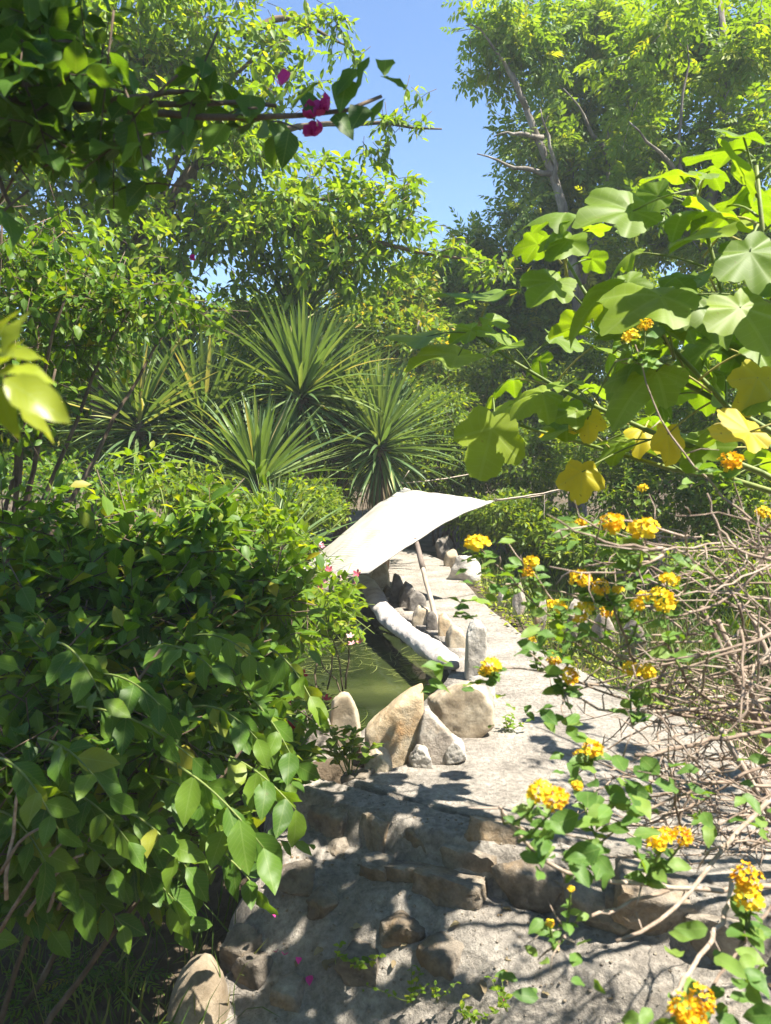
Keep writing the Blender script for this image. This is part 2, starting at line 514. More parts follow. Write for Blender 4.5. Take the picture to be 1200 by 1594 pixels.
M['rope'] = noise_mat('rope', [(0.3, (0.32, 0.25, 0.19)), (0.7, (0.52, 0.44, 0.36))], scale=60, bump=0.8, bump_scale=200, dist=0.003)

def tarp_mat():
    m, nt, nd, lk = new_mat('canvas')
    uv = N(nd, 'ShaderNodeUVMap')
    sx = N(nd, 'ShaderNodeSeparateXYZ'); lk.new(uv.outputs[0], sx.inputs[0])
    w1 = math_n(nd, lk, 'SINE', math_n(nd, lk, 'MULTIPLY', sx.outputs[0], 460))
    w2 = math_n(nd, lk, 'SINE', math_n(nd, lk, 'MULTIPLY', sx.outputs[1], 300))
    nz = N(nd, 'ShaderNodeTexNoise'); nz.inputs['Scale'].default_value = 4; nz.inputs['Detail'].default_value = 12; nz.inputs['Roughness'].default_value = 0.7
    lk.new(uv.outputs[0], nz.inputs['Vector'])
    rp = ramp(nd, [(0.28, (0.29, 0.26, 0.215)), (0.45, (0.43, 0.405, 0.355)), (0.65, (0.50, 0.48, 0.435))]); lk.new(nz.outputs[0], rp.inputs[0])
    n2 = N(nd, 'ShaderNodeTexNoise'); n2.inputs['Scale'].default_value = 55; n2.inputs['Detail'].default_value = 3
    lk.new(uv.outputs[0], n2.inputs['Vector'])
    sp = math_n(nd, lk, 'MULTIPLY', math_n(nd, lk, 'GREATER_THAN', n2.outputs[0], 0.70), 0.6)
    mx = N(nd, 'ShaderNodeMix', data_type='RGBA'); lk.new(sp, mx.inputs[0]); lk.new(rp.outputs[0], mx.inputs[6]); mx.inputs[7].default_value = (0.3, 0.22, 0.15, 1)
    pr = N(nd, 'ShaderNodeBsdfPrincipled'); lk.new(mx.outputs[2], pr.inputs['Base Color']); pr.inputs['Roughness'].default_value = 0.85
    pr.inputs['Specular IOR Level'].default_value = 0.2
    bp = N(nd, 'ShaderNodeBump'); bp.inputs['Strength'].default_value = 0.5; bp.inputs['Distance'].default_value = 0.004
    lk.new(math_n(nd, lk, 'ADD', math_n(nd, lk, 'MULTIPLY', w1, 0.5), math_n(nd, lk, 'MULTIPLY', w2, 0.3)), bp.inputs['Height'])
    lk.new(bp.outputs[0], pr.inputs['Normal'])
    tr = N(nd, 'ShaderNodeBsdfTranslucent'); lk.new(mx.outputs[2], tr.inputs[0])
    ms = N(nd, 'ShaderNodeMixShader'); ms.inputs[0].default_value = 0.12
    lk.new(pr.outputs[0], ms.inputs[1]); lk.new(tr.outputs[0], ms.inputs[2])
    out = N(nd, 'ShaderNodeOutputMaterial'); lk.new(ms.outputs[0], out.inputs[0])
    return m
M['canvas'] = tarp_mat()
M['sack'] = noise_mat('sack', [(0.3, (0.28, 0.25, 0.23)), (0.5, (0.43, 0.395, 0.37)), (0.7, (0.54, 0.51, 0.48))], scale=6, bump=0.8, bump_scale=14, dist=0.02, stretch=(1, 1, 1), rough=0.8)

def water_mat():
    m, nt, nd, lk = new_mat('pond_water')
    tc = N(nd, 'ShaderNodeTexCoord')
    n1 = N(nd, 'ShaderNodeTexNoise'); n1.inputs['Scale'].default_value = 2.2; n1.inputs['Detail'].default_value = 7
    lk.new(tc.outputs['Object'], n1.inputs['Vector'])
    rp = ramp(nd, [(0.35, (0.012, 0.018, 0.006)), (0.52, (0.026, 0.036, 0.010)), (0.66, (0.06, 0.072, 0.022))]); lk.new(n1.outputs[0], rp.inputs[0])
    pr = N(nd, 'ShaderNodeBsdfPrincipled'); lk.new(rp.outputs[0], pr.inputs['Base Color'])
    pr.inputs['Roughness'].default_value = 0.07; pr.inputs['IOR'].default_value = 1.33
    n2 = N(nd, 'ShaderNodeTexNoise'); n2.inputs['Scale'].default_value = 9; n2.inputs['Detail'].default_value = 3
    lk.new(tc.outputs['Object'], n2.inputs['Vector'])
    bp = N(nd, 'ShaderNodeBump'); bp.inputs['Strength'].default_value = 0.12; bp.inputs['Distance'].default_value = 0.02
    lk.new(n2.outputs[0], bp.inputs['Height']); lk.new(bp.outputs[0], pr.inputs['Normal'])
    out = N(nd, 'ShaderNodeOutputMaterial'); lk.new(pr.outputs[0], out.inputs[0])
    return m
M['water'] = water_mat()

G = lambda *c: tuple(c)
M['lf_shrub'] = leaf_mat('leaf_shrub', [(0, (0.055, 0.125, 0.016)), (0.5, (0.090, 0.18, 0.020)), (0.9, (0.145, 0.235, 0.024)), (0.97, (0.22, 0.26, 0.03)), (1, (0.30, 0.27, 0.04))], trans=(1.9, 1.7, 0.3), tmix=0.42, rough=0.45, vein=0.22, blotch=0.25)
M['lf_boug'] = leaf_mat('leaf_bougainvillea', [(0, (0.040, 0.095, 0.016)), (0.6, (0.07, 0.15, 0.02)), (1, (0.11, 0.20, 0.026))], trans=(1.9, 1.7, 0.3), tmix=0.42, rough=0.45, vein=0.2)
M['lf_lime'] = leaf_mat('leaf_lime', [(0, (0.20, 0.26, 0.02)), (1, (0.30, 0.34, 0.03))], tmix=0.42, rough=0.35, vein=0.2)
M['lf_tree'] = leaf_mat('leaf_tree', [(0, (0.09, 0.175, 0.012)), (0.5, (0.138, 0.235, 0.016)), (0.88, (0.20, 0.29, 0.02)), (1, (0.30, 0.33, 0.03))], trans=(1.9, 1.7, 0.3), tmix=0.5, vein=0.15)
M['lf_far'] = leaf_mat('leaf_far_tree', [(0, (0.10, 0.185, 0.034)), (0.6, (0.15, 0.25, 0.04)), (0.92, (0.22, 0.30, 0.042)), (1, (0.30, 0.33, 0.04))], trans=(1.9, 1.7, 0.3), tmix=0.48, vein=0.0)
M['lf_mango'] = leaf_mat('leaf_new_growth', [(0, (0.085, 0.16, 0.02)), (0.6, (0.14, 0.225, 0.024)), (0.88, (0.24, 0.29, 0.035)), (1, (0.40, 0.28, 0.07))], trans=(1.9, 1.7, 0.3), tmix=0.46, vein=0.0)
M['lf_bush'] = leaf_mat('leaf_back_bush', [(0, (0.075, 0.14, 0.02)), (0.6, (0.135, 0.215, 0.026)), (1, (0.23, 0.29, 0.035))], trans=(1.9, 1.7, 0.3), tmix=0.48, vein=0.0)
M['lf_yucca'] = leaf_mat('leaf_yucca', [(0, (0.075, 0.135, 0.05)), (0.6, (0.12, 0.19, 0.068)), (0.93, (0.18, 0.245, 0.09)), (0.97, (0.36, 0.35, 0.14)), (1, (0.38, 0.32, 0.15))], tmix=0.3, rough=0.4, vein=0.0)
M['lf_dry'] = leaf_mat('leaf_dry_blade', [(0, (0.16, 0.12, 0.07)), (1, (0.32, 0.26, 0.15))], tmix=0.2, rough=0.7, vein=0.0)
M['lf_fig'] = leaf_mat('leaf_lobed', [(0, (0.13, 0.21, 0.022)), (0.6, (0.18, 0.265, 0.026)), (1, (0.24, 0.31, 0.03))], trans=(1.6, 1.65, 0.25), tmix=0.46, rough=0.5, spec=0.3, vein=0.22, side_veins=7, blotch=0.3)
M['lf_fig_yellow'] = leaf_mat('leaf_lobed_yellow', [(0, (0.46, 0.42, 0.03)), (1, (0.56, 0.45, 0.03))], trans=(1.5, 1.4, 0.4), tmix=0.48, rough=0.5, vein=0.15, side_veins=7, blotch=0.6)
M['lf_lantana'] = leaf_mat('leaf_lantana', [(0, (0.075, 0.16, 0.032)), (0.6, (0.12, 0.225, 0.045)), (1, (0.20, 0.30, 0.06))], trans=(1.9, 1.7, 0.3), tmix=0.42, rough=0.5, vein=0.3)
M['lf_grass'] = leaf_mat('leaf_grass', [(0, (0.05, 0.10, 0.02)), (0.7, (0.10, 0.16, 0.03)), (1, (0.22, 0.22, 0.07))], tmix=0.3, rough=0.5, vein=0.0)
M['lf_weed'] = leaf_mat('leaf_pond_weed', [(0, (0.10, 0.13, 0.03)), (1, (0.24, 0.26, 0.08))], tmix=0.1, rough=0.4, vein=0.0)
M['petal_gold'] = leaf_mat('petal_gold', [(0, (0.78, 0.36, 0.008)), (0.22, (0.80, 0.50, 0.012)), (0.6, (0.84, 0.60, 0.02)), (1, (0.86, 0.68, 0.03))], trans=(1, 0.9, 0.5), tmix=0.25, rough=0.6, vein=0.0)
M['petal_pink'] = leaf_mat('petal_pink', [(0, (0.62, 0.10, 0.16)), (0.5, (0.72, 0.28, 0.34)), (1, (0.78, 0.52, 0.54))], trans=(1, 0.7, 0.8), tmix=0.3, rough=0.6, vein=0.0)
M['petal_red'] = leaf_mat('petal_red', [(0, (0.30, 0.02, 0.03)), (1, (0.46, 0.05, 0.07))], trans=(1, 0.5, 0.6), tmix=0.3, rough=0.6, vein=0.0)
M['bract'] = leaf_mat('bract_magenta', [(0, (0.50, 0.02, 0.20)), (1, (0.66, 0.05, 0.32))], trans=(1.2, 0.8, 1.2), tmix=0.4, rough=0.6, vein=0.1)
M['net'] = noise_mat('green_net', [(0.3, (0.07, 0.13, 0.09)), (0.7, (0.13, 0.20, 0.15))], scale=10, rough=0.7, trans=0.2)

# ------------------------------------------------------------------ terrain, path, steps, pond
def fbm(x, y, z=0.0, o=4, s=1.0):
    return mnoise.fractal(Vector((x*s, y*s, z)), 1.0, 2.0, o)

POND = np.array([(-0.42, 3.02), (-0.08, 3.28), (0.16, 3.55), (0.36, 4.05), (0.40, 4.55), (0.30, 5.0), (0.10, 5.55), (-0.06, 6.05), (-0.16, 6.7),
                 (-0.35, 7.3), (-1.0, 7.4), (-1.6, 6.9), (-1.9, 6.0), (-1.7, 4.9), (-1.2, 3.9), (-0.75, 3.2)])
PATH_L = np.array([(-0.18, 2.74), (0.10, 2.92), (0.36, 3.30), (0.52, 3.75), (0.54, 4.4), (0.44, 5.0), (0.25, 5.55), (0.10, 6.05), (0.0, 6.7), (-0.12, 7.4), (-0.25, 8.2), (-0.6, 9.6)])
PATH_R = np.array([(1.55, 1.66), (1.50, 2.4), (1.40, 3.2), (1.12, 4.0), (0.98, 4.5), (0.86, 5.3), (0.78, 6.1), (0.72, 7.2), (0.66, 8.2), (0.5, 8.9), (0.2, 9.4), (-0.2, 10.0)])

def in_poly(x, y, poly):
    c = np.zeros(np.shape(x), bool)
    n = len(poly); j = n-1
    for i in range(n):
        xi, yi = poly[i]; xj, yj = poly[j]
        m = ((yi > y) != (yj > y)) & (x < (xj-xi)*(y-yi)/(yj-yi+1e-12)+xi)
        c ^= m; j = i
    return c

def sstep(a, b, x):
    t = np.clip((x-a)/(b-a), 0, 1); return t*t*(3-2*t)

# ground: one sheet to the horizon
def axis(lo, hi, step, far):
    core = np.arange(lo, hi+1e-6, step)
    g = []; d = step; v = hi
    while v < far:
        d *= 1.35; v += d; g.append(v)
    h = []; d = step; v = lo
    while v > -far:
        d *= 1.35; v -= d; h.append(v)
    return np.concatenate([h[::-1], core, g])
gx = axis(-5, 5, 0.08, 600); gy = axis(-1, 11, 0.08, 600)
GX, GY = np.meshgrid(gx, gy)
def ground_z(X, Y):
    v = Y + 0.6*np.clip(X, -2, 2)
    low = 1 - sstep(1.95, 2.7, v + 0.3*np.minimum(X+0.35, 0))
    z = -0.05 - 0.40*low
    z = z + 0.9*sstep(9, 30, np.hypot(X, Y)) + 0.10*sstep(1.6, 3.5, X)*(1-low*0.0)
    return z
GZ = ground_z(GX, GY)
nzv = np.array([fbm(x, y, 0, 4, 1.3) for x, y in zip(GX.ravel(), GY.ravel())]).reshape(GX.shape)
GZ += 0.035*nzv
inp = in_poly(GX, GY, POND)
GZ = np.where(inp, -0.75, GZ)
pathpoly = np.concatenate([PATH_L, PATH_R[::-1]])
GZ = np.where(in_poly(GX, GY, pathpoly), np.minimum(GZ, -0.09), GZ)
steps_zone = (GX > -0.30) & (GX < 1.5) & (GY > 0.9) & (GY + 0.6*GX < 2.75)
GZ = np.where(steps_zone, np.minimum(GZ, -0.62), GZ)
ny, nx = GX.shape
idx = np.arange(ny*nx).reshape(ny, nx)
quads = np.stack([idx[:-1, :-1], idx[:-1, 1:], idx[1:, 1:], idx[1:, :-1]], -1).reshape(-1, 4)
g_me = raw_mesh('ground', np.stack([GX, GY, GZ], -1).reshape(-1, 3), [quads], M['soil'])
tag(link('ground', g_me), 'dark leaf-littered garden soil', None, kind='structure')

# path slab
def path_mesh():
    n = 150; m = 40
    tl = np.linspace(0, 1, n)
    def samp(P):
        d = np.concatenate([[0], np.cumsum(np.linalg.norm(np.diff(P, axis=0), axis=1))]); d /= d[-1]
        return np.stack([np.interp(tl, d, P[:, 0]), np.interp(tl, d, P[:, 1])], -1)
    A, B = samp(PATH_L), samp(PATH_R)
    # first row follows the straight joint of the top step
    u = np.linspace(0, 1, m)
    X = A[:, None, 0]*(1-u) + B[:, None, 0]*u
    Y = A[:, None, 1]*(1-u) + B[:, None, 1]*u
    Z = np.zeros_like(X)
    for i in range(n):
        for j in range(m):
            e = 0.012*fbm(X[i, j], Y[i, j], 3, 4, 2.0) + 0.004*fbm(X[i, j], Y[i, j], 8, 3, 14.0)
            Z[i, j] = e
    X += (u == 0)*0.0
    rim = np.zeros((m,)); rim[0] = rim[-1] = -0.03
    Z += rim
    V = np.stack([X, Y, Z], -1)
    # skirts
    ring_i = [(0, j) for j in range(m)] + [(i, m-1) for i in range(1, n)] + [(n-1, j) for j in range(m-2, -1, -1)] + [(i, 0) for i in range(n-2, 0, -1)]
    ids = np.arange(n*m).reshape(n, m)
    Fq = np.stack([ids[:-1, :-1], ids[:-1, 1:], ids[1:, 1:], ids[1:, :-1]], -1).reshape(-1, 4)
    top = [ids[a] for a in ring_i]
    low = V.reshape(-1, 3)[top].copy(); low[:, 2] = -0.22
    k0 = n*m; K = len(top)
    sk = np.array([(top[q], top[(q+1) % K], k0+(q+1) % K, k0+q) for q in range(K)])
    return np.concatenate([V.reshape(-1, 3), low]), [Fq, sk[:, ::-1]]
V, F = path_mesh()
path = tag(link('path', raw_mesh('path', V, F, M['concrete'])), 'pale rough concrete garden path', kind='structure')

# steps: sheared height field, v = y + 0.6 x
def steps_mesh():
    xs = np.arange(-0.62, 1.5, 0.014); vs_ = np.arange(1.50, 2.621, 0.012)
    X, Vv = np.meshgrid(xs, vs_)
    Y = Vv - 0.6*X
    Z = np.zeros_like(X)
    for i in range(X.shape[0]):
        for j in range(X.shape[1]):
            x, v, y = X[i, j], Vv[i, j], Y[i, j]
            w = 0.035*fbm(x, y, 1.0, 3, 3.0)
            w2 = 0.05*fbm(x, y, 5.0, 3, 2.2)
            a = sstep(2.40, 2.47, v + w)          # upper riser
            kx = sstep(0.25, 0.6, x); b = sstep(1.80+0.25*kx, 2.30-0.08*kx, v + w2)         # lower riser, worn to a slope
            z = -0.40 + 0.25*b + 0.15*a
            z += 0.03*(1-a)*b*(sstep(2.2, 2.45, v))
            z += 0.020*fbm(x, y, 9.0, 5, 5.0)*(1-0.65*a) + 0.012*(0.35-abs(fbm(x, y, 2.0, 4, 11.0)))*(1-0.6*a) + 0.006*fbm(x, y, 2.0, 4, 30.0)
            if v < 2.05: z += -0.02*(2.05-v)
            # left shoulder crumbles down into the soil
            edge = -0.36 - 0.10*sstep(2.5, 1.9, v) + 0.05*fbm(x, y, 4.0, 3, 4.0)
            z -= 0.35*sstep(edge, edge-0.16, x)
            if v > 2.60: z -= 0.012
            Z[i, j] = z
    n, m = X.shape
    ids = np.arange(n*m).reshape(n, m)
    Fq = np.stack([ids[:-1, :-1], ids[:-1, 1:], ids[1:, 1:], ids[1:, :-1]], -1).reshape(-1, 4)
    return np.stack([X, Y, Z], -1).reshape(-1, 3), [Fq], (xs, vs_, Z)
V, F, STEP = steps_mesh()
steps = tag(link('steps', raw_mesh('steps', V, F, M['concrete'])), 'worn concrete and rubble garden steps in dappled shade', kind='structure')
def step_z(x, y):
    xs, v_, Z = STEP
    i = int(np.clip(round((y+0.6*x-v_[0])/0.012), 0, len(v_)-1)); j = int(np.clip(round((x-xs[0])/0.014), 0, len(xs)-1))
    return Z[i, j]

# pond
def smooth_poly(P, it=2):
    for _ in range(it):
        Q = np.roll(P, -1, 0)
        P = np.stack([0.75*P+0.25*Q, 0.25*P+0.75*Q], 1).reshape(-1, 2)
    return P
PS = smooth_poly(POND)
me = bpy.data.meshes.new('pond_water')
cen = PS.mean(0)
big = cen + (PS-cen)*1.02
me.from_pydata([(x, y, -0.14) for x, y in big], [], [list(range(len(big)))])
me.materials.append(M['water'])
tag(link('pond_water', me), 'murky green pond water with floating weed', kind='structure')
k = len(PS)
nrm = np.stack([np.roll(PS, -1, 0)-np.roll(PS, 1, 0)], 0)[0]; nrm = np.stack([nrm[:, 1], -nrm[:, 0]], -1); nrm = norm(nrm)
Vw = np.concatenate([np.c_[PS, np.full(k, -0.8)], np.c_[PS, np.full(k, 0.0)], np.c_[PS+nrm*0.14, np.full(k, 0.0)], np.c_[PS+nrm*0.14, np.full(k, -0.8)]])
Vw[:, 2] += np.where(Vw[:, 2] > -0.1, 0.012*np.array([fbm(a, b, 0, 3, 4) for a, b in Vw[:, :2]])-0.006, 0)
i = np.arange(k); j = (i+1) % k
Fw = np.concatenate([np.stack([i+q*k, j+q*k, j+(q+1)*k, i+(q+1)*k], -1) for q in range(3)])
tag(link('pond_wall', raw_mesh('pond_wall', Vw, [Fw], M['concrete'], smooth=False)), 'low concrete rim wall of the green pond', 'pond wall')

# ------------------------------------------------------------------ stones
def ico(sub):
    import bmesh
    bm = bmesh.new(); bmesh.ops.create_icosphere(bm, subdivisions=sub, radius=1.0)
    V = np.array([v.co[:] for v in bm.verts]); F = np.array([[v.index for v in f.verts] for f in bm.faces]); bm.free()
    return V, F
ICO4, ICO3 = ico(5), ico(4)

def rock_verts(size, seed, planes=14, rough=0.04, flat=1.0, sub=ICO4, round_=0.0, top_narrow=0.0, freq=2.2, blunt=0, boxy=False):
    r = np.random.RandomState(seed)
    D, F = sub
    n = norm(r.normal(0, 1, (planes, 3)) * np.array([1, flat, 1]))
    d = r.uniform(0.62, 0.95, planes)
    if boxy:
        ax = np.concatenate([np.eye(3), -np.eye(3)]) + r.normal(0, 0.13, (6, 3))
        n = norm(np.concatenate([ax, n[:6]])); d = np.concatenate([r.uniform(0.52, 0.62, 6), r.uniform(0.72, 0.88, 6)])
    dots = D @ n.T
    rad = (np.maximum(dots/d[None], 0.02)**34).sum(1)**(-1/34.0)
    rad = np.minimum(rad, 1.25)
    rad = rad*(1-round_) + round_
    V = D*rad[:, None]
    off = Vector((seed*3.1, seed*1.7, 0))
    h = np.array([mnoise.fractal(Vector(v)*freq+off, 0.9, 2.1, 5) for v in V])
    rg = np.array([1-abs(mnoise.noise(Vector(v)*freq*1.7+off*2)) for v in V])
    V = V*(1+rough*h+rough*0.6*(rg-0.7))[:, None]
    V = V/np.abs(V).max(0)
    if blunt:
        zz = np.clip(V[:, 2], 0, 0.985)
        k = np.sqrt((1-zz**blunt)/(1-zz**2)); V[:, 0] *= k; V[:, 1] *= k
    if top_narrow:
        t = np.clip((V[:, 2]+1)/2, 0, 1)
        k = 1-top_narrow*t
        V[:, 0] *= k; V[:, 1] *= k
    return V*np.asarray(size)/2.0, F

def stone(name, label, base, size, seed, mat, rotz=0.0, tilt=(0, 0), group=None, parent=None, sink=0.12, cat='stone', **kw):
    V, F = rock_verts(size, seed, **kw)
    V = V + np.array([0, 0, size[2]*(0.5-sink)])
    me = raw_mesh(name, V, [F], M[mat])
    try:
        me.set_sharp_from_angle(angle=R_(48))
    except Exception:
        pass
    o = link(name, me, parent)
    o.location = tuple(float(q) for q in base)
    o.rotation_euler = (tilt[0], tilt[1], rotz)
    if parent is None: tag(o, label, cat, group)
    return o

EG = 'stones set on edge round the pond'
# near pond edge (big subjects)
def px_base(px, py, z=0.0): return gnd(px, py, z)
def slab_stone(name, label, poly, Y, thick, seed, mat, group=EG, rough=0.045, lean=0.0, sub=ICO4, extra=9, freq=2.4):
    """stone standing on edge; its face has the given outline"""
    r = np.random.RandomState(seed)
    W = np.array([at(px, py, Y) for px, py in poly])[:, [0, 2]]
    c = (W.max(0)+W.min(0))/2
    W = W - c; hs = np.abs(W).max(0)
    a2 = np.sum(W[:, 0]*np.roll(W[:, 1], -1)-W[:, 1]*np.roll(W[:, 0], -1))
    if a2 < 0: W = W[::-1]
    E = np.roll(W, -1, 0)-W
    n2 = norm(np.stack([E[:, 1], -E[:, 0]], -1)); d2 = np.sum(n2*W, 1)
    n3 = np.c_[n2[:, 0], r.uniform(-.25, .25, len(n2)), n2[:, 1]]; pl = [(norm(a), max(b_, 0.012)) for a, b_ in zip(n3, d2)]
    h = thick/2
    pl += [(norm(np.array([r.uniform(-.12, .12), -1, r.uniform(-.05, .2)])), h), (norm(np.array([r.uniform(-.1, .1), 1, .1])), h)]
    for k in range(extra):
        n = norm(np.array([r.normal(0, .7), -abs(r.normal(0.55, .3)) if k % 3 else abs(r.normal(.6, .3)), r.normal(0, .7)]))
        sup = max(n[0]*x+n[2]*z for x, z in W) + abs(n[1])*h
        pl.append((n, sup*r.uniform(0.74, 0.92)))
    D, F = sub
    Nn = np.array([p_[0] for p_ in pl]); dd = np.array([p_[1] for p_ in pl])
    D2 = norm(D*np.array([hs[0], h, hs[1]]))
    dots = D2 @ Nn.T
    rad = (np.maximum(dots/dd[None], 0.02)**22).sum(1)**(-1/22.0)
    V = D2*rad[:, None]
    off = Vector((seed*3.1, seed*1.7, 0)); k0 = freq/max(hs.max(), .05)
    f = np.array([mnoise.fractal(Vector(v)*k0+off, 0.9, 2.1, 5) for v in V]); g = np.array([1-abs(mnoise.noise(Vector(v)*k0*2.2+off*2)) for v in V]); f2 = np.array([mnoise.fractal(Vector(v)*k0*4+off, 0.8, 2.1, 4) for v in V])
    V = V*(1+rough*f+rough*0.9*(g-0.7)+rough*0.35*f2)[:, None]
    V[:, 1] += lean*V[:, 2]
    me = raw_mesh(name, V, [F], M[mat])
    me.set_sharp_from_angle(angle=R_(48))
    o = link(name, me); o.location = (float(c[0]), float(Y), float(c[1]))
    return tag(o, label, 'stone', group)
SS = [('small round-topped tan stone standing alone beside the green pond water', [(514, 1112), (519, 1088), (531, 1078), (545, 1080), (555, 1098), (561, 1125), (563, 1175), (512, 1175)], 3.12, .10, 3, 'stone_smooth', .03),
      ('large sloping yellow-tan slab with its peak toward the grey stones', [(566, 1138), (600, 1104), (640, 1069), (657, 1063), (662, 1110), (652, 1150), (640, 1205), (575, 1205)], 2.98, .13, 23, 'stone_tan', .035),
      ('grey leaning wedge stone between the yellow slab and the broad grey stone', [(652, 1120), (664, 1102), (690, 1128), (716, 1158), (712, 1190), (655, 1195), (645, 1160)], 2.93, .10, 11, 'stone_grey', .05),
      ('broad grey pointed stone under the overhanging lantana sprig', [(668, 1092), (700, 1070), (738, 1058), (760, 1078), (771, 1112), (750, 1150), (712, 1168), (685, 1150)], 3.2, .14, 14, 'stone_smooth', .055),
      ('tall narrow grey stone, upright at the end of the white roll', [(723, 1000), (728, 976), (738, 968), (751, 972), (754, 1000), (755, 1050), (752, 1075), (722, 1075)], 4.02, .12, 31, 'stone_pale', .06),
      ('grey stone leaning in front of the tall upright one', [(730, 1062), (745, 1050), (766, 1056), (771, 1085), (768, 1125), (735, 1130), (728, 1095)], 3.55, .13, 17, 'stone_pale', .06),
      ('low pale whitish stone at the foot of the yellow slab', [(638, 1180), (650, 1160), (664, 1164), (672, 1195), (640, 1200)], 2.86, .08, 8, 'stone_pale', .06),
      ('pale wedge stone at the foot of the broad grey stone', [(690, 1165), (706, 1146), (722, 1158), (726, 1182), (692, 1188)], 2.9, .08, 9, 'stone_pale', .06),
      ('small brown stone half buried beside the leafy seedling', [(566, 1180), (585, 1165), (608, 1176), (612, 1205), (570, 1210)], 2.84, .09, 19, 'stone_smooth', .05),
      ('rough stone in shade under the pink-flowered creeper', [(480, 1130), (496, 1108), (512, 1118), (518, 1150), (515, 1190), (480, 1190)], 3.05, .12, 20, 'stone_grey', .06),
      ('brown split stone between the prop pole and the blocky grey stone', [(682, 962), (692, 955), (702, 964), (704, 990), (702, 1020), (682, 1020)], 4.95, .10, 41, 'stone_tan', .06),
      ('blocky grey stone beside the tall upright stone', [(696, 990), (706, 974), (720, 978), (724, 1000), (720, 1028), (694, 1028)], 4.7, .11, 42, 'stone_smooth', .07),
      ('grey angular stone just behind the foot of the prop pole', [(642, 960), (652, 944), (666, 948), (672, 975), (668, 1000), (642, 1000)], 5.3, .12, 43, 'stone_smooth', .07),
      ('dark thin stone in shadow touching the prop pole', [(664, 960), (672, 948), (680, 960), (683, 1000), (664, 1000)], 5.12, .10, 48, 'stone_shaded', .07),
      ('broad dark stone in the canvas shade, largest of the dark row', [(636, 930), (650, 920), (662, 930), (664, 965), (634, 970)], 5.75, .12, 44, 'stone_shaded', .08),
      ('dark thin stone with a crooked tip in the canvas shade', [(622, 925), (632, 906), (644, 915), (648, 965), (620, 965)], 5.9, .11, 45, 'stone_shaded', .08),
      ('tallest dark pointed stone in the canvas shade', [(608, 915), (614, 892), (622, 896), (632, 925), (634, 955), (608, 955)], 6.05, .11, 46, 'stone_shaded', .08),
      ('short dark stone at the shaded end of the white roll', [(594, 925), (602, 910), (610, 918), (612, 950), (594, 950)], 6.3, .10, 47, 'stone_shaded', .07),
      ('tan cracked stone standing at the corner of the canvas', [(579, 895), (586, 874), (600, 873), (606, 895), (606, 935), (580, 935)], 6.75, .13, 60, 'stone_smooth', .08),
      ('small tan stone tucked under the canvas edge', [(562, 898), (570, 884), (580, 888), (582, 925), (562, 925)], 7.0, .10, 61, 'stone_smooth', .07)]
for lb, poly, Y, th, sd, mt, rg in SS:
    slab_stone('edging_stone', lb, poly, Y, th, sd, mt, rough=rg, sub=ICO4 if Y < 4.2 else ICO3)
# right side of the path
right = [(727, 905, 0.40, 0.34, 7.1, 'stone_pale', 'large pale two-peaked stone on the grassy side of the path'),
         (700, 890, 0.22, 0.26, 7.9, 'stone_smooth', 'brown stone behind the pale two-peaked stone'),
         (692, 870, 0.26, 0.34, 8.6, 'stone_shaded', 'shaded grey stone where the path turns away'),
         (806, 975, 0.15, 0.34, 5.4, 'stone_grey', 'thin upright grey stone rising from the weeds'),
         (780, 955, 0.14, 0.22, 5.9, 'stone_grey', 'small stone half covered by yellow-green weeds'),
         (838, 985, 0.16, 0.28, 5.1, 'stone_grey', 'pinkish grey stone behind the lantana twigs'),
         (892, 1010, 0.26, 0.36, 4.7, 'stone_grey', 'wide pinkish grey slab behind the lantana flowers'),
         (935, 1015, 0.24, 0.32, 4.6, 'stone_grey', 'rough stone deep behind the lantana twigs'),
         (985, 1030, 0.26, 0.30, 4.4, 'stone_grey', 'shaded stone behind the tangle of dry twigs')]
for i, (px, py, w, h, Y, mt, lb) in enumerate(right):
    p = at(px, py, Y)
    stone('kerb_stone', lb, (p[0], Y, -0.06), (w, w*0.7, h), 80+i, mt, 0.2*i, (0.05, rng.uniform(-0.12, 0.12)), 'stones along the grassy side of the path', planes=11, rough=0.09, top_narrow=0.25, sink=0.04, sub=ICO3)
# foreground boulder
b = at(285, 1560, 1.92)
stone('boulder', 'smooth tan boulder with a rounded top at the foot of the steps', (b[0]-0.03, 1.96, -0.93), (0.19, 0.2, 0.70), 5, 'stone_boulder', 0.2, (-0.2, 0.10), planes=10, round_=0.97, blunt=3.6, rough=0.03, sink=0.0, freq=1.2)
# rubble built into the steps
sr = np.random.RandomState(3)
emb = [(465, 1440, 0.20, 0.15, 0.15), (372, 1470, 0.13, 0.11, 0.20), (330, 1465, 0.12, 0.12, 0.17), (318, 1420, 0.10, 0.12, 0.2),
       (700, 1480, 0.26, 0.15, 0.15), (770, 1455, 0.2, 0.14, 0.14), (830, 1500, 0.22, 0.15, 0.16), (640, 1450, 0.18, 0.12, 0.11), (590, 1440, 0.15, 0.12, 0.09),
       (920, 1530, 0.24, 0.16, 0.16), (1000, 1550, 0.24, 0.16, 0.16), (560, 1330, 0.14, 0.12, 0.06), (345, 1340, 0.13, 0.13, 0.34), (375, 1300, 0.16, 0.14, 0.34), (420, 1265, 0.18, 0.14, 0.34), (470, 1240, 0.17, 0.13, 0.32), (298, 1500, 0.12, 0.12, 0.24), (400, 1500, 0.12, 0.10, 0.14), (525, 1400, .16, .12, .09), (560, 1520, .15, .12, .08), (450, 1530, .13, .10, .08), (620, 1510, .17, .13, .09), (500, 1470, .11, .1, .07), (690, 1540, .16, .13, .09)]
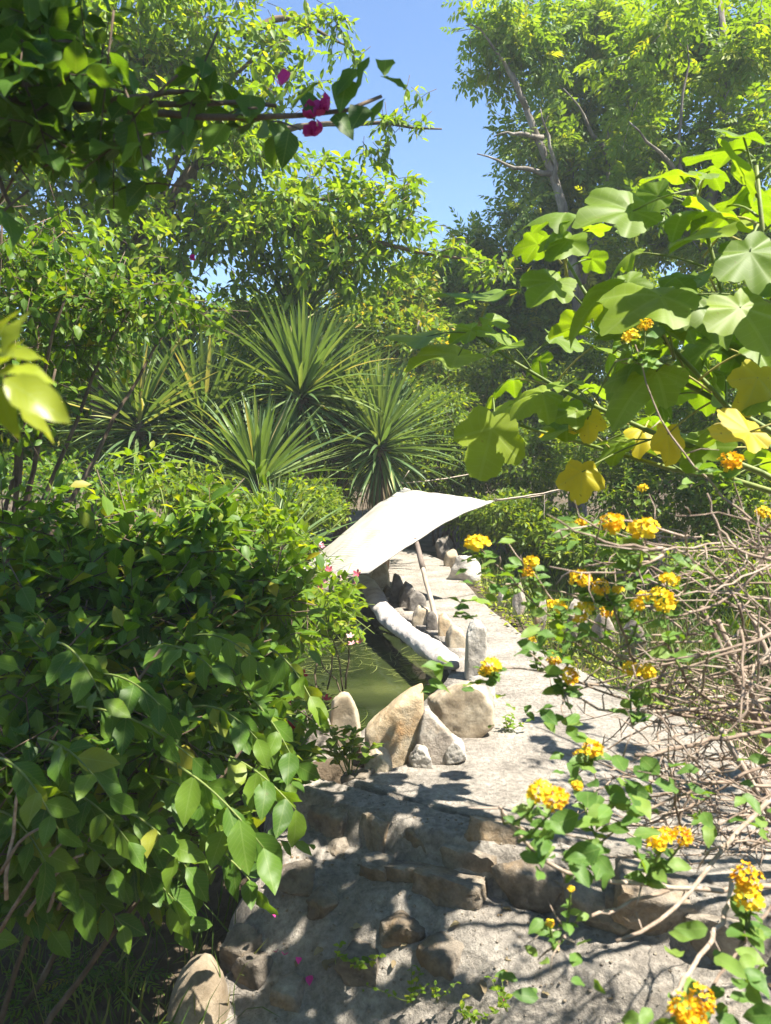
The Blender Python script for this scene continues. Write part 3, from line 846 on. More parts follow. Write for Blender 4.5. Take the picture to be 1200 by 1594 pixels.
for i, (px, py, w, d, h) in enumerate(emb):
    p = gnd(px, py, -0.30)
    stone('stone', None, (p[0], p[1]+0.03, step_z(p[0], p[1]+0.03)-h*0.62), (w, d, h), 120+i, 'rubble', -0.5+sr.uniform(-.4, .4), (sr.uniform(-.2, .2), sr.uniform(-.2, .2)), parent=steps, boxy=(i % 3 != 0), planes=16, rough=0.09, sink=0.0, sub=ICO3, round_=0.0)
x = -0.28
q = 0
while x < 1.35:
    w = sr.uniform(0.13, 0.24)
    xx = x + w/2
    y = 2.425 - 0.6*xx
    stone('stone', None, (xx, y+0.05, -0.165), (w*0.94, 0.14, 0.158), 150+q, 'rubble', -0.54+sr.uniform(-.12, .12), (sr.uniform(-.08, .08), sr.uniform(-.08, .08)), parent=steps, boxy=True, planes=16, rough=0.09, sink=0.0, sub=ICO3, round_=0.0)
    x += w*0.93; q += 1

# ------------------------------------------------------------------ canvas shade, ropes, prop pole, rolled liner
A = at(771, 778, 6.0); B = at(624, 752, 7.4); Cc = at(452, 902, 5.9); Dn = at(572, 892, 5.25)
def tarp():
    n = 60
    u = np.linspace(0, 1, n); U, Vv = np.meshgrid(u, u)
    # bilinear: (0,0)=D near, (1,0)=A right tip, (0,1)=C left, (1,1)=B far top
    P = (Dn*((1-U)*(1-Vv))[..., None] + A*(U*(1-Vv))[..., None] + Cc*((1-U)*Vv)[..., None] + B*(U*Vv)[..., None])
    def bow(a, b, amt, t):
        return amt*4*t*(1-t)
    # edges bow inwards, belly lifts over the hidden line
    P[..., 2] += 0.12*np.sin(math.pi*U)*np.sin(math.pi*Vv)
    e = (1-Vv)**3*4*U*(1-U); P += e[..., None]*np.array([0.02, 0.10, 0.045])
    e = U**3*4*Vv*(1-Vv); P += e[..., None]*np.array([0.0, 0.0, -0.035])
    e = Vv**3*4*U*(1-U); P += e[..., None]*np.array([0.05, 0.0, 0.05])
    e = np.exp(-((1-U)**2+(1-Vv)**2)/0.06); P += e[..., None]*np.array([0.03, -0.05, -0.035])
    for i in range(n):
        for j in range(n):
            th_ = math.atan2(Vv[i, j]+0.02, 1.02-U[i, j]); rr_ = math.hypot(Vv[i, j], 1-U[i, j])
            P[i, j, 2] += 0.008*math.sin(th_*26+2*fbm(U[i, j], Vv[i, j], 2, 2, 4))*math.exp(-2.2*rr_)*min(1, rr_*8) + 0.014*fbm(U[i, j]*3, Vv[i, j]*3, 0.3, 3, 1.3) + 0.0015*math.sin(U[i, j]*38+Vv[i, j]*6)*math.exp(-4*(1-Vv[i, j]))
    uv = np.stack([U, Vv], -1).reshape(-1, 2)
    top = P.reshape(-1, 3); bot = top - np.array([0, 0, 0.004])
    ids = np.arange(n*n).reshape(n, n)
    Fq = np.stack([ids[:-1, :-1], ids[:-1, 1:], ids[1:, 1:], ids[1:, :-1]], -1).reshape(-1, 4)
    ring = list(ids[0, :]) + list(ids[1:, -1]) + list(ids[-1, -2::-1]) + list(ids[-2:0:-1, 0])
    K = len(ring); ring = np.array(ring); rn = np.roll(ring, -1)
    sk = np.stack([ring, rn, rn+n*n, ring+n*n], -1)
    return np.concatenate([top, bot]), [Fq, Fq[:, ::-1]+n*n, sk[:, ::-1]], np.concatenate([uv, uv]), P
V, F, UV, TP = tarp()
root = thing('canvas_shade', 'sagging off-white canvas sheet stretched over the pond edge by ropes', 'canvas', (Dn[0], Dn[1], 0))
sheet_ = part(root, 'sheet', V, F, M['canvas'], UV)
for (a, s) in ((A, 0.012), (B, 0.012)):      # eyelets
    V, F = tube_arrays([(np.array([a+np.array([s*math.cos(t), 0, s*math.sin(t)]) for t in np.linspace(0, 2*math.pi, 13)]), 0.004)], 5)
    part(root, 'eyelet', V, F, M['wood_dark']).parent = sheet_
hem = np.concatenate([TP[0, :], ])
V, F = tube_arrays([(hem[::3]-np.array([0, 0, 0.004]), 0.007)], 5)
part(root, 'hem', V, F, M['canvas']).parent = sheet_

R1 = at(905, 752, 6.6)
def rope(label, p0, p1, sag, n=14):
    rt = thing('rope', label, 'rope', p1 - np.array([0, 0, 0]))
    V, F = tube_arrays([(curve_pts(p0, p1, n, sag, 0.003), 0.006)], 5)
    part(rt, 'cord', V, F, M['rope'])
    return rt
r1 = rope('taut twisted rope from the canvas tip toward the right-hand shrubs', A, R1, -0.02)
V, F = tube_arrays([(curve_pts(A+np.array([0, 0.01, -0.012]), R1+np.array([0, 0, -0.03]), 12, -0.01, 0.004), 0.004)], 5); part(r1, 'strand', V, F, M['rope'])
h0 = A*0.45+R1*0.55
V, F = tube_arrays([(curve_pts(h0+np.array([0, 0, -0.02]), h0+np.array([0.0, 0, -0.24]), 5, 0, 0.004), 0.004)], 5); part(r1, 'loose_end', V, F, M['rope'])
r2 = rope('thin rope from the top of the canvas into the dark bushes', B, at(760, 732, 8.4), -0.02)
V, F = tube_arrays([(curve_pts(B, B+np.array([0.08, 0.02, 0.12]), 5, 0, 0.004), 0.004)], 5); part(r2, 'loose_end', V, F, M['rope'])

pb = at(684, 985, 5.1); pb[2] = -0.02
# top of the pole meets the underside of the sheet
tp = at(646, 846, 5.62)
i0 = np.argmin(np.linalg.norm(TP.reshape(-1, 3)[:, :2]-tp[:2], axis=1)); tp = TP.reshape(-1, 3)[i0] - np.array([0, 0, 0.012])
root = thing('prop_pole', 'slender leaning wooden pole propping up the canvas, darker at its top', 'pole', pb)
mid_ = pb*0.3 + tp*0.7
branch(root, pb, mid_, 0.019, 0.015, M['bamboo'], 'shaft', 8, 0, 0.004, sides=9)
branch(root, mid_ - (tp-pb)*0.03, tp, 0.021, 0.020, M['wood_dark'], 'top_section', 5, 0, 0.002, sides=9)

# rolled liner along the pond rim
rp_ = [(548, 900), (562, 897), (576, 908), (586, 930), (604, 955), (630, 977), (656, 994), (688, 1017), (707, 1030)]
rp_ = np.array([gnd(a, b_, 0.06) for a, b_ in rp_]); rp_[:, 2] = 0.035
def roll():
    n, s = 110, 28
    d = np.concatenate([[0], np.cumsum(np.linalg.norm(np.diff(rp_, axis=0), axis=1))]); t = np.linspace(0, d[-1], n)
    P = np.stack([np.interp(t, d, rp_[:, k]) for k in range(3)], -1)
    for _ in range(14): P[1:-1] = (P[:-2]+P[1:-1]*2+P[2:])/4
    T = norm(np.gradient(P, axis=0)); Sx = norm(np.cross(T, [0, 0, 1.0])); Up = np.cross(Sx, T)
    V = []
    for i in range(n):
        q = i/(n-1)
        rr = 0.072*(1+0.06*math.sin(q*23)) * min(1.0, 0.55+6*q, 0.45+(1-q)*14)
        for k in range(s):
            a = 2*math.pi*k/s
            w = 1 + 0.10*fbm(q*30, math.cos(a)*0.8, math.sin(a)*0.8, 3, 1.0) + 0.05*math.sin(q*110+3*math.sin(a*2)+4*math.sin(q*17))
            V.append(P[i] + Sx[i]*math.cos(a)*rr*w*1.05 + Up[i]*math.sin(a)*rr*w*0.68)
    V = np.array(V)
    ids = np.arange(n*s).reshape(n, s)
    Fq = np.stack([ids[:-1], ids[1:], np.roll(ids, -1, 1)[1:], np.roll(ids, -1, 1)[:-1]], -1).reshape(-1, 4)
    V = np.concatenate([V, P[[0, -1]]])
    c0 = np.array([(n*s, k, (k+1) % s) for k in range(s)]); c1 = np.array([(n*s+1, ids[-1, (k+1) % s], ids[-1, k]) for k in range(s)])
    return V, [Fq, np.concatenate([c0, c1])]
V, F = roll()
tag(link('rolled_liner', raw_mesh('rolled_liner', V, F, M['sack'])), 'long white rolled cloth lying along the pond rim', 'roll')

# ------------------------------------------------------------------ leaf shape families
OV_H = [leaf_shape(0.52, 6, 0.16, b_, 0.42, 0.95, 1.0, s) for s, b_ in enumerate((0.10, 0.2, 0.3, 0.16, 0.05))]
OV_M = [leaf_shape(0.52, 3, 0.16, b_, 0.45, 0.95, 0.3, s) for s, b_ in enumerate((0.10, 0.2, 0.3, 0.16, 0.05))]
BG_H = [leaf_shape(0.66, 6, 0.12, b_, 0.34, 1.05, 1.0, s) for s, b_ in enumerate((0.08, 0.18, 0.28, 0.12, 0.2))]
BG_M = [leaf_shape(0.66, 4, 0.12, b_, 0.36, 1.05, 0.3, s) for s, b_ in enumerate((0.08, 0.18, 0.28, 0.12, 0.2))]
TR_H = [leaf_shape(0.44, 5, 0.15, b_, 0.38, 1.05, 0.6, s) for s, b_ in enumerate((0.12, 0.25, 0.38, 0.2))]
TR_M = [leaf_shape(0.44, 3, 0.15, b_, 0.42, 1.0, 0.0, s) for s, b_ in enumerate((0.12, 0.25, 0.38, 0.2))]
SM_L = [leaf_shape(0.42, 2, 0.15, b_) for b_ in (0.1, 0.25, 0.35)]
CP_L = [compound_shape(4, 0.44, 0.34, dr, s) for s, dr in enumerate((0.15, 0.35, 0.55))]

def stems_from(root, base, ends, r0, r1, mat, r, n=9, spread=0.15, name='branch', sag=0.1, wob=0.02):
    for e in ends:
        b0 = np.asarray(base) + np.array([r.uniform(-spread, spread), r.uniform(-spread, spread), 0])
        branch(root, b0, e, r0*r.uniform(0.7, 1.1), r1, mat, name, n, sag*np.linalg.norm(np.asarray(e)-b0), wob, r=r)

def clump_plant(name, label, cat, base, ells, n, leaf_len, hi, lo, mat, seed, nparts=0, group=None, bark='bark_brown', stem_r=0.03, nst=6, twig_parts=True, part_name='leaf', keep=None, stuff_name='foliage', tkeep=0.5, tint_bias=None, **kw):
    r = np.random.RandomState(seed)
    root = thing(name, label, cat, base, group)
    L = Leaves(); tw = [] if twig_parts else None
    grow(ells, n, r, L, leaf_len, twigs=tw, tw_keep=tkeep, **kw)
    add_leaves(root, L, hi, lo, mat, nparts, part_name, stuff_name, r, keep, tint_bias)
    if tw:
        V, F = tube_arrays(tw, 3); part(root, 'twigs', V, F, M[bark], kind='stuff')
    ends, _, _ = sample_ell(ells, nst, r, 0.1)
    stems_from(root, base, ends, stem_r, stem_r*0.25, M[bark], r)
    return root

# ------------------------------------------------------------------ background trees and bushes
def trunk(root, pts, r0, r1, mat, name='trunk', n=14, sides=8, r=rng, wob=0.02):
    pts = np.asarray(pts, float)
    d = np.concatenate([[0], np.cumsum(np.linalg.norm(np.diff(pts, axis=0), axis=1))]); t = np.linspace(0, d[-1], n)
    P = np.stack([np.interp(t, d, pts[:, k]) for k in range(3)], -1)
    for _ in range(2): P[1:-1] = (P[:-2]+P[1:-1]*2+P[2:])/4
    w = r.normal(0, wob, (n, 3)); w[0] = 0; P = P + w
    V, F = tube_arrays([(P, np.linspace(r0, r1, n))], sides)
    return part(root, name, V, F, M[mat])

# tall airy trees on the right
def tall_tree(label, base, trunk_px, limbs, ells, n, seed, mat='lf_far', leaf=0.42, sub_k=120):
    r = np.random.RandomState(seed)
    root = thing('tall_tree', label, 'tree', base, 'tall trees behind the garden')
    pts = [base] + [at(*q) for q in trunk_px]
    tr_ = trunk(root, pts, 0.14, 0.035, 'bark_grey', r=r)
    for lb in limbs:
        lm_ = trunk(root, [at(*q) for q in lb], 0.042, 0.007, 'bark_grey', 'limb', 9, 6, r, 0.015)
        lm_.parent = tr_
    L = Leaves(); tw = []
    ells = subclumps(ells, sub_k, 0.30, r)
    grow(ells, n, r, L, leaf, twig_len=0.42, per=5, spread=60, outward=0.6, upb=0.1, droop=0.25, shell=0.1, normal_up=0.8, opposite=False, twigs=tw, tw_r=0.008, tw_keep=0.35)
    add_leaves(root, L, CP_L, CP_L, M[mat], 0, 'leaf', 'crown', r)
    V, F = tube_arrays(tw, 3); part(root, 'twigs', V, F, M['bark_grey'], kind='stuff')
    return root

b0 = at(905, 620, 11); b0[2] = 0.0
tall_tree('tall pale-barked tree with forked leaning trunk against the blue sky', b0,
          [(906, 520, 11), (908, 440, 11), (885, 380, 11), (868, 290, 11), (850, 230, 11), (820, 170, 11), (790, 100, 11)],
          [[(908, 440, 11), (925, 380, 11.2), (945, 300, 11.4), (955, 200, 11.6), (945, 90, 11.8), (940, -30, 12)],
           [(868, 290, 11), (850, 200, 10.8), (838, 170, 10.7)], [(860, 270, 11), (800, 262, 10.8), (745, 235, 10.6)],
           [(845, 215, 11), (800, 205, 10.8), (770, 212, 10.7)], [(948, 260, 11.4), (910, 180, 11.2), (880, 135, 11)],
           [(820, 170, 11), (770, 70, 10.8), (730, 35, 10.6)], [(900, 420, 11), (980, 300, 10.5), (1050, 160, 10)]],
          [ell(765, 40, 10.9, 45, 35, 0.5), ell(740, 30, 10.8, 28, 20, 0.4), ell(800, 100, 11.2, 50, 45, 0.6), ell(845, 40, 11.6, 50, 50, 0.7), ell(880, 140, 11.8, 55, 55, 0.7), ell(800, 165, 11.2, 30, 25, 0.4),
           ell(820, 235, 11.4, 45, 40, 0.6), ell(785, 285, 11.0, 26, 22, 0.4), ell(900, 270, 12.0, 60, 60, 0.8), ell(845, 350, 11.8, 55, 50, 0.7), ell(805, 345, 11.4, 25, 25, 0.5), ell(770, 150, 11, 22, 18, .3),
           ell(930, 50, 12.3, 65, 65, 0.8), ell(985, 130, 12.2, 55, 70, 0.8), ell(915, 200, 12.2, 40, 45, .6), ell(985, 260, 12.0, 55, 60, 0.8), ell(960, 360, 12.0, 70, 60, 0.8), ell(900, 430, 12.2, 60, 60, .8)], 950, 21, 'lf_far', 0.38, 90)
b0 = at(1110, 620, 9.6); b0[2] = 0.05
tall_tree('broad leafy tree with brighter yellow-green sprays, right of the forked tree', b0,
          [(1105, 500, 9.6), (1095, 380, 9.6), (1110, 250, 9.6), (1130, 120, 9.6), (1125, 0, 9.6)],
          [[(1095, 380, 9.6), (1050, 270, 9.4), (1060, 160, 9.4), (1070, 60, 9.4)], [(1110, 250, 9.6), (1170, 180, 9.3), (1215, 130, 9.2)],
           [(1100, 330, 9.6), (1010, 220, 9.2), (975, 190, 9)]],
          [ell(1060, 30, 10.3, 65, 55, .9), ell(1150, 90, 10, 60, 60, .9), ell(1190, 10, 9.8, 60, 60, 0.8), ell(1040, 150, 9.9, 60, 45, .7), ell(1110, 200, 9.8, 60, 45, .7), ell(1180, 250, 9.8, 60, 60, .8), ell(1030, 235, 10, 50, 35, .7),
           ell(1060, 320, 9.6, 100, 90, 1.1), ell(1180, 360, 9.6, 80, 90, 1.0), ell(1010, 60, 9.8, 50, 70, 0.9)], 620, 22, 'lf_tree', 0.36, 70)

# middle distance trees
clump_plant('mango_tree', 'round tree with yellow and coppery new leaves beyond the yuccas', 'tree', at(610, 690, 11)*[1, 1, 0],
            [ell(590, 520, 11, 75, 60, 1.0), ell(560, 590, 10.8, 70, 60, 1.0), ell(650, 540, 10.8, 60, 55, 0.9), ell(630, 460, 11.4, 55, 40, 0.8), ell(500, 470, 11.4, 60, 50, 1), ell(620, 620, 10.6, 70, 60, 0.9), ell(520, 640, 11, 60, 60, 1)],
            2700, 0.15, TR_M, SM_L, M['lf_mango'], 31, 0, bark='bark_grey', stem_r=0.09, nst=7, stuff_name='crown', twig_len=0.28, per=9, spread=60, outward=0.8, upb=0.3, droop=0.35, shell=0.55, normal_up=0.7, opposite=False, tkeep=0.15)
clump_plant('leafy_tree', 'small-leaved tree with its rounded top just below the blue sky gap', 'tree', at(720, 690, 12.5)*[1, 1, 0],
            [ell(690, 445, 12.5, 65, 30, 1.0), ell(735, 380, 12.5, 24, 28, 0.6), ell(770, 450, 12.5, 50, 45, 1.0), ell(830, 480, 12.5, 60, 50, 1.0), ell(700, 510, 12.2, 70, 45, 1.0), ell(650, 425, 12.8, 22, 12, 0.5), ell(830, 550, 12.2, 70, 50, 1.0)],
            1500, 0.36, CP_L, CP_L, M['lf_tree'], 32, 0, bark='bark_grey', stem_r=0.12, nst=7, stuff_name='crown', twig_len=0.5, per=5, spread=60, outward=0.6, upb=0.1, droop=0.3, shell=0.2, normal_up=0.8, opposite=False, tkeep=0.15)
BB = [('dark_bush', 'deep green bush behind the far end of the canvas', [ell(690, 660, 9.8, 70, 60, 0.8), ell(640, 700, 9.6, 50, 60, 0.7), ell(740, 710, 9.4, 60, 55, 0.8), ell(680, 740, 9.4, 60, 45, 0.6)], 9.6, 690, 0.085, 2600),
      ('dark_bush', 'tall dark bush rising behind the lobed leaves', [ell(780, 600, 10.4, 75, 70, 0.9), ell(860, 640, 10, 70, 80, 0.9), ell(930, 600, 10.4, 60, 80, 0.9), ell(820, 720, 9, 75, 60, 0.8)], 10, 830, 0.10, 2800),
      ('dark_bush', 'bush in the shade behind the yellow fading leaves', [ell(960, 700, 7.4, 90, 75, 0.8), ell(1050, 640, 7.8, 90, 100, 0.8), ell(1020, 780, 6.8, 90, 60, 0.7), ell(1000, 500, 8.4, 80, 70, 0.8)], 7.4, 1000, 0.08, 2600),
      ('dark_bush', 'bush filling the edge behind the dry twigs', [ell(1150, 620, 6.6, 90, 120, 0.8), ell(1150, 780, 6.2, 80, 80, 0.7), ell(1120, 900, 5.6, 90, 60, 0.6), ell(1150, 480, 7.4, 80, 80, 0.8)], 6.4, 1150, 0.08, 2600),
      ('dark_bush', 'low leafy bush on the grassy bank beside the pale stone', [ell(800, 800, 8, 55, 35, 0.5), ell(860, 830, 7.2, 60, 40, 0.5), ell(740, 800, 8.8, 40, 35, 0.4), ell(920, 850, 6.4, 60, 45, 0.5)], 7.6, 820, 0.09, 1200)]
for i, (nm, lb, es, Y, px, ll, n) in enumerate(BB):
    base = at(px, 800, Y); base[2] = 0.0
    clump_plant(nm, lb, 'bush', base, es, n, ll, TR_M, SM_L, M['lf_bush'], 50+i, 60 if i > 1 else 0, 'bushes behind the path', stem_r=0.025, nst=8, twig_len=0.25, per=8, spread=60, outward=0.8, upb=0.2, droop=0.2, shell=0.5, normal_up=0.75, opposite=False, tkeep=0.2, tw_r=0.003)
LB = [('back_hedge', 'sunlit yellow-green hedge beyond the green netting', [ell(60, 610, 9.5, 110, 60, 0.8), ell(180, 590, 9.5, 90, 60, 0.8), ell(110, 680, 9, 130, 45, 0.7)], 9.3, 110, 'lf_mango', 2300),
      ('back_hedge', 'leafy tree crowding behind the yucca rosettes', [ell(300, 540, 10.5, 110, 70, 1.0), ell(410, 520, 10.8, 90, 60, 1.0), ell(330, 640, 10, 110, 70, 0.9), ell(440, 640, 10, 80, 80, 0.9), ell(480, 740, 9.6, 70, 60, 0.8)], 10.2, 380, 'lf_bush', 2800)]
for i, (nm, lb, es, Y, px, mt, n) in enumerate(LB):
    base = at(px, 800, Y); base[2] = 0.0
    clump_plant(nm, lb, 'hedge', base, es, n, 0.11, TR_M, SM_L, M[mt], 70+i, 0, 'greenery beyond the yuccas', stem_r=0.03, nst=8, twig_len=0.3, per=8, spread=60, outward=0.8, upb=0.2, droop=0.2, shell=0.5, normal_up=0.75, opposite=False, tkeep=0.1)
for i, (es, Y, px, lb, mt) in enumerate([([ell(130, 750, 6.0, 90, 35, 0.4), ell(40, 740, 6.2, 70, 40, 0.4), ell(220, 770, 5.8, 60, 30, 0.4)], 6.0, 130, 'low bush at the foot of the netting', 'lf_shrub'),
                                         ([ell(300, 770, 5.8, 60, 35, 0.4), ell(360, 800, 5.6, 50, 30, 0.4), ell(500, 790, 6.6, 40, 30, 0.4), ell(470, 780, 6.3, 40, 35, .4)], 6.0, 380, 'low bush filling in under the yucca rosettes', 'lf_bush'),
                                         ([ell(360, 690, 8.6, 90, 60, 0.5), ell(260, 720, 8.2, 80, 40, 0.5), ell(530, 740, 8.6, 60, 50, 0.5), ell(150, 700, 8.0, 80, 40, 0.5)], 8.4, 330, 'leafy thicket behind the trunks of the yuccas', 'lf_bush')]):
    base = at(px, 800, Y); base[2] = -0.03
    clump_plant('low_bush', lb, 'bush', base, es, 520 if i else 190, 0.085, TR_M, SM_L, M[mt], 520+i, 60, 'bushes under the yuccas', stem_r=0.012, nst=8, twig_len=0.25, per=8, spread=60, outward=0.7, upb=0.3, droop=0.1, shell=0.2, normal_up=0.75, opposite=False, tkeep=0.3, tw_r=0.002)
far_r = np.random.RandomState(99)
for i in range(9):      # distant belt of trees closing the view
    a = -0.62 + i*0.155
    Y = 19 + far_r.uniform(0, 4); c = np.array([math.tan(a)*Y, Y, 2.2+far_r.uniform(-0.3, 0.6)])
    es = [(c, np.array([2.0, 1.5, 2.3])), (c+np.array([far_r.uniform(-1.2, 1.2), 0, -1.2]), np.array([2.0, 1.5, 1.6]))]
    clump_plant('distant_tree', 'distant round green tree in the belt closing the view', 'tree', (c[0], c[1], 0.5), es, 900, 0.24, SM_L, SM_L, M['lf_bush'], 200+i, 0, 'distant belt of trees',
                stem_r=0.12, nst=4, stuff_name='crown', twig_parts=False, twig_len=0.5, per=8, spread=60, outward=0.8, upb=0.2, droop=0.2, shell=0.6, normal_up=0.7, opposite=False)

for i, (x, y, z, rx, ry, rz, lb) in enumerate([(-3.6, 0.3, 1.6, 1.2, 1.6, 1.7, 'unseen dense bush added on the shrub side to cut sky light'), (-2.6, -3.2, 1.6, 1.8, 1.0, 1.8, 'unseen dense bush added behind the viewer on the shrub side to cut sky light'), (0.6, -3.8, 1.5, 1.8, 1.0, 1.8, 'unseen dense bush added across the path behind the viewer to cut sky light'),
                                              (3.6, -2.6, 1.4, 1.4, 1.2, 1.5, 'unseen dense bush added behind the viewer on the lantana side to cut sky light'), (3.9, 0.6, 1.0, 1.0, 1.5, 1.2, 'unseen dense bush added beyond the lantana to cut sky light'), (3.6, 3.6, 1.0, 1.0, 1.3, 1.2, 'unseen dense bush added beyond the lobed shrub to cut sky light')]):
    clump_plant('sky_blocker_bush', lb, 'bush', (x, y, -0.3), [(np.array([x, y, z]), np.array([rx, ry, rz])), (np.array([x+0.4, y-0.3, z*0.6]), np.array([rx, ry, rz*0.6]))], 900, 0.2, SM_L, SM_L, M['lf_bush'], 500+i, 0, 'unseen bushes added around the viewer',
                stem_r=0.03, nst=6, twig_parts=False, twig_len=0.4, per=8, spread=60, outward=0.8, upb=0.2, droop=0.2, shell=0.6, normal_up=0.7, opposite=False)  # unseen bushes added around the camera to cut sky light

# yuccas
def blade_shape(bend, W=0.042, n=7, twist=0.0):
    V, U, F = [], [], []
    a = 0.0; y = z = 0.0
    for i in range(n+1):
        t = i/n
        w = W*0.5*(0.55+1.6*t*(1-t))*(1-t**5) if i < n else 0.0008
        for s in (-1, 0, 1):
            V.append((s*w, y, z + abs(s)*w*0.45)); U.append((s, t))
        a = bend*(t**1.5)
        y += math.cos(a)/n; z -= math.sin(a)/n
    for i in range(n):
        b_ = i*3
        for k in (0, 1):
            F += [(b_+k, b_+k+1, b_+k+4), (b_+k, b_+k+4, b_+k+3)]
    return np.array(V, float), np.array(F), np.array(U, float)
YB = [blade_shape(b_) for b_ in (0.05, 0.25, 0.6, 1.0, 1.5)]
def yucca(label, px, py, Y, length, seed, n=210, lean=(0, 0)):
    r = np.random.RandomState(seed)
    head = at(px, py, Y)
    base = np.array([head[0]-lean[0], head[1], 0.0])
    root = thing('yucca', label, 'yucca', base, 'spiky yuccas behind the pond')
    branch(root, base, head, 0.09, 0.07, M['bark_brown'], 'trunk', 8, 0, 0.015, sides=9, r=r)
    mesh = [raw_mesh('blade', V, [F], M['lf_yucca'], U) for V, F, U in YB]
    dry = [raw_mesh('dry_blade', V, [F], M['lf_dry'], U) for V, F, U in YB]
    for k in range(n):
        t = (k+0.5)/n
        phi = k*2.39996 + r.uniform(-.15, .15)
        el = R_(86 - 155*t**1.05 + r.uniform(-9, 9))
        d = np.array([math.cos(el)*math.cos(phi), math.cos(el)*math.sin(phi), math.sin(el)])
        p = head + np.array([0, 0, -0.30*t+0.04]) + d*0.03
        up = np.array([-math.sin(el)*math.cos(phi), -math.sin(el)*math.sin(phi), math.cos(el)]) + r.normal(0, .25, 3)
        Rm = frames(d[None], norm(up)[None])[0]
        s = length*r.uniform(0.82, 1.08)*(0.78+0.5*math.sin(math.pi*min(1, t*1.3)))
        bi = int(np.clip(r.normal(0.5+2.6*t, 0.8), 0, 4))
        is_dry = t > 0.9 and r.uniform() < 0.6
        o = bpy.data.objects.new('dry_blade' if is_dry else 'blade', (dry if is_dry else mesh)[bi])
        Mx = np.eye(4); Mx[:3, :3] = Rm*s; Mx[:3, 3] = p-base
        o.parent = root; o.matrix_basis = Matrix(Mx.tolist()); COL.objects.link(o)
yucca('large upright yucca with a full round head, tallest in the group', 470, 600, 7.6, 0.84, 1, 380)
yucca('yucca with long blades drooping beside the canvas', 592, 680, 7.7, 0.80, 2, 360)
yucca('low yucca fanning out in front of the tallest one', 402, 740, 6.7, 0.74, 3, 280)
yucca('yucca with arching blades at the outer end of the group, next to the netting', 215, 650, 7.2, 0.80, 4, 300)
yucca('yucca with long arching blades between the outer and the tallest yucca', 318, 650, 7.6, 0.84, 5, 320)
yucca('yucca partly screened by tree leaves, highest at the back of the group', 462, 500, 8.8, 0.84, 6, 220)
yucca('small yucca low behind the leafy shrub', 430, 850, 5.6, 0.55, 7, 140)
yucca('yucca squeezed in behind the two drooping ones', 530, 640, 8.3, 0.84, 8, 260)
yucca('yucca at the back behind the arching outer ones', 270, 575, 8.3, 0.82, 9, 240)

# green netting at the far left
root = thing('netting_fence', 'low green netting fence strung between thin posts', 'fence', at(20, 760, 7.0)*[1, 1, 0])
p0, p1 = at(-60, 734, 7.2), at(205, 738, 6.9)
for k, (a, b_) in enumerate(((0.0, 0.5), (0.5, 1.0))):
    q0, q1 = p0*(1-a)+p1*a, p0*(1-b_)+p1*b_
    n = 16; u = np.linspace(0, 1, n)
    top = q0*(1-u)[:, None]+q1*u[:, None]; top[:, 2] -= 0.03*4*u*(1-u)
    top[:, 1] += 0.02*np.sin(u*17)
    bot = top - np.array([0, 0, 0.07])
    V = np.concatenate([top, bot, top+np.array([0, 0.006, 0]), bot+np.array([0, 0.006, 0])])
    i = np.arange(n-1)
    F = np.concatenate([np.stack([i, i+n, i+n+1, i+1], -1), np.stack([i+2*n, i+1+2*n, i+n+1+2*n, i+n+2*n], -1), np.stack([i, i+1, i+1+2*n, i+2*n], -1)])
    part(root, 'net_panel', V, [F], M['net'])
for q in (p0, p0*0.5+p1*0.5, p1):
    V, F = tube_arrays([(np.array([[q[0], q[1], 0.0], [q[0], q[1], q[2]+0.03]]), 0.012)], 7); part(root, 'post', V, F, M['bark_grey'])
V, F = tube_arrays([(np.array([p0+np.array([0, -0.01, -0.24]), p1+np.array([0, -0.01, -0.24])]), 0.008)], 6); part(root, 'rail', V, F, M['bark_grey'])

# ------------------------------------------------------------------ bright tree on the left
r = np.random.RandomState(11)
base = np.array([-3.3, 8.7, 0.0])
root = thing('leafy_tree', 'bright yellow-green tree arching over the yuccas with long drooping sprays', 'tree', base)
trunk(root, [base, at(170, 480, 8.69), at(230, 350, 8.56), at(300, 260, 8.56)], 0.18, 0.08, 'bark_brown', r=r)
for lb in ([(230, 350, 8.56), (330, 330, 8.42), (450, 310, 8.28), (600, 300, 8.00)], [(230, 350, 8.56), (300, 200, 8.69), (400, 80, 8.83), (480, 40, 8.83)],
           [(200, 400, 8.56), (120, 250, 8.28), (80, 90, 8.28)], [(300, 260, 8.56), (430, 200, 8.56), (560, 190, 8.42), (690, 200, 8.28)], [(300, 330, 8.56), (500, 360, 8.28), (660, 390, 8.00), (790, 420, 7.87)],
           [(230, 300, 8.56), (230, 120, 8.69), (260, -20, 8.69)], [(380, 60, 8.83), (440, 20, 8.97), (540, 70, 8.97)]):
    trunk(root, [at(*q) for q in lb], 0.05, 0.008, 'bark_brown', 'branch', 10, 6, r, 0.015)
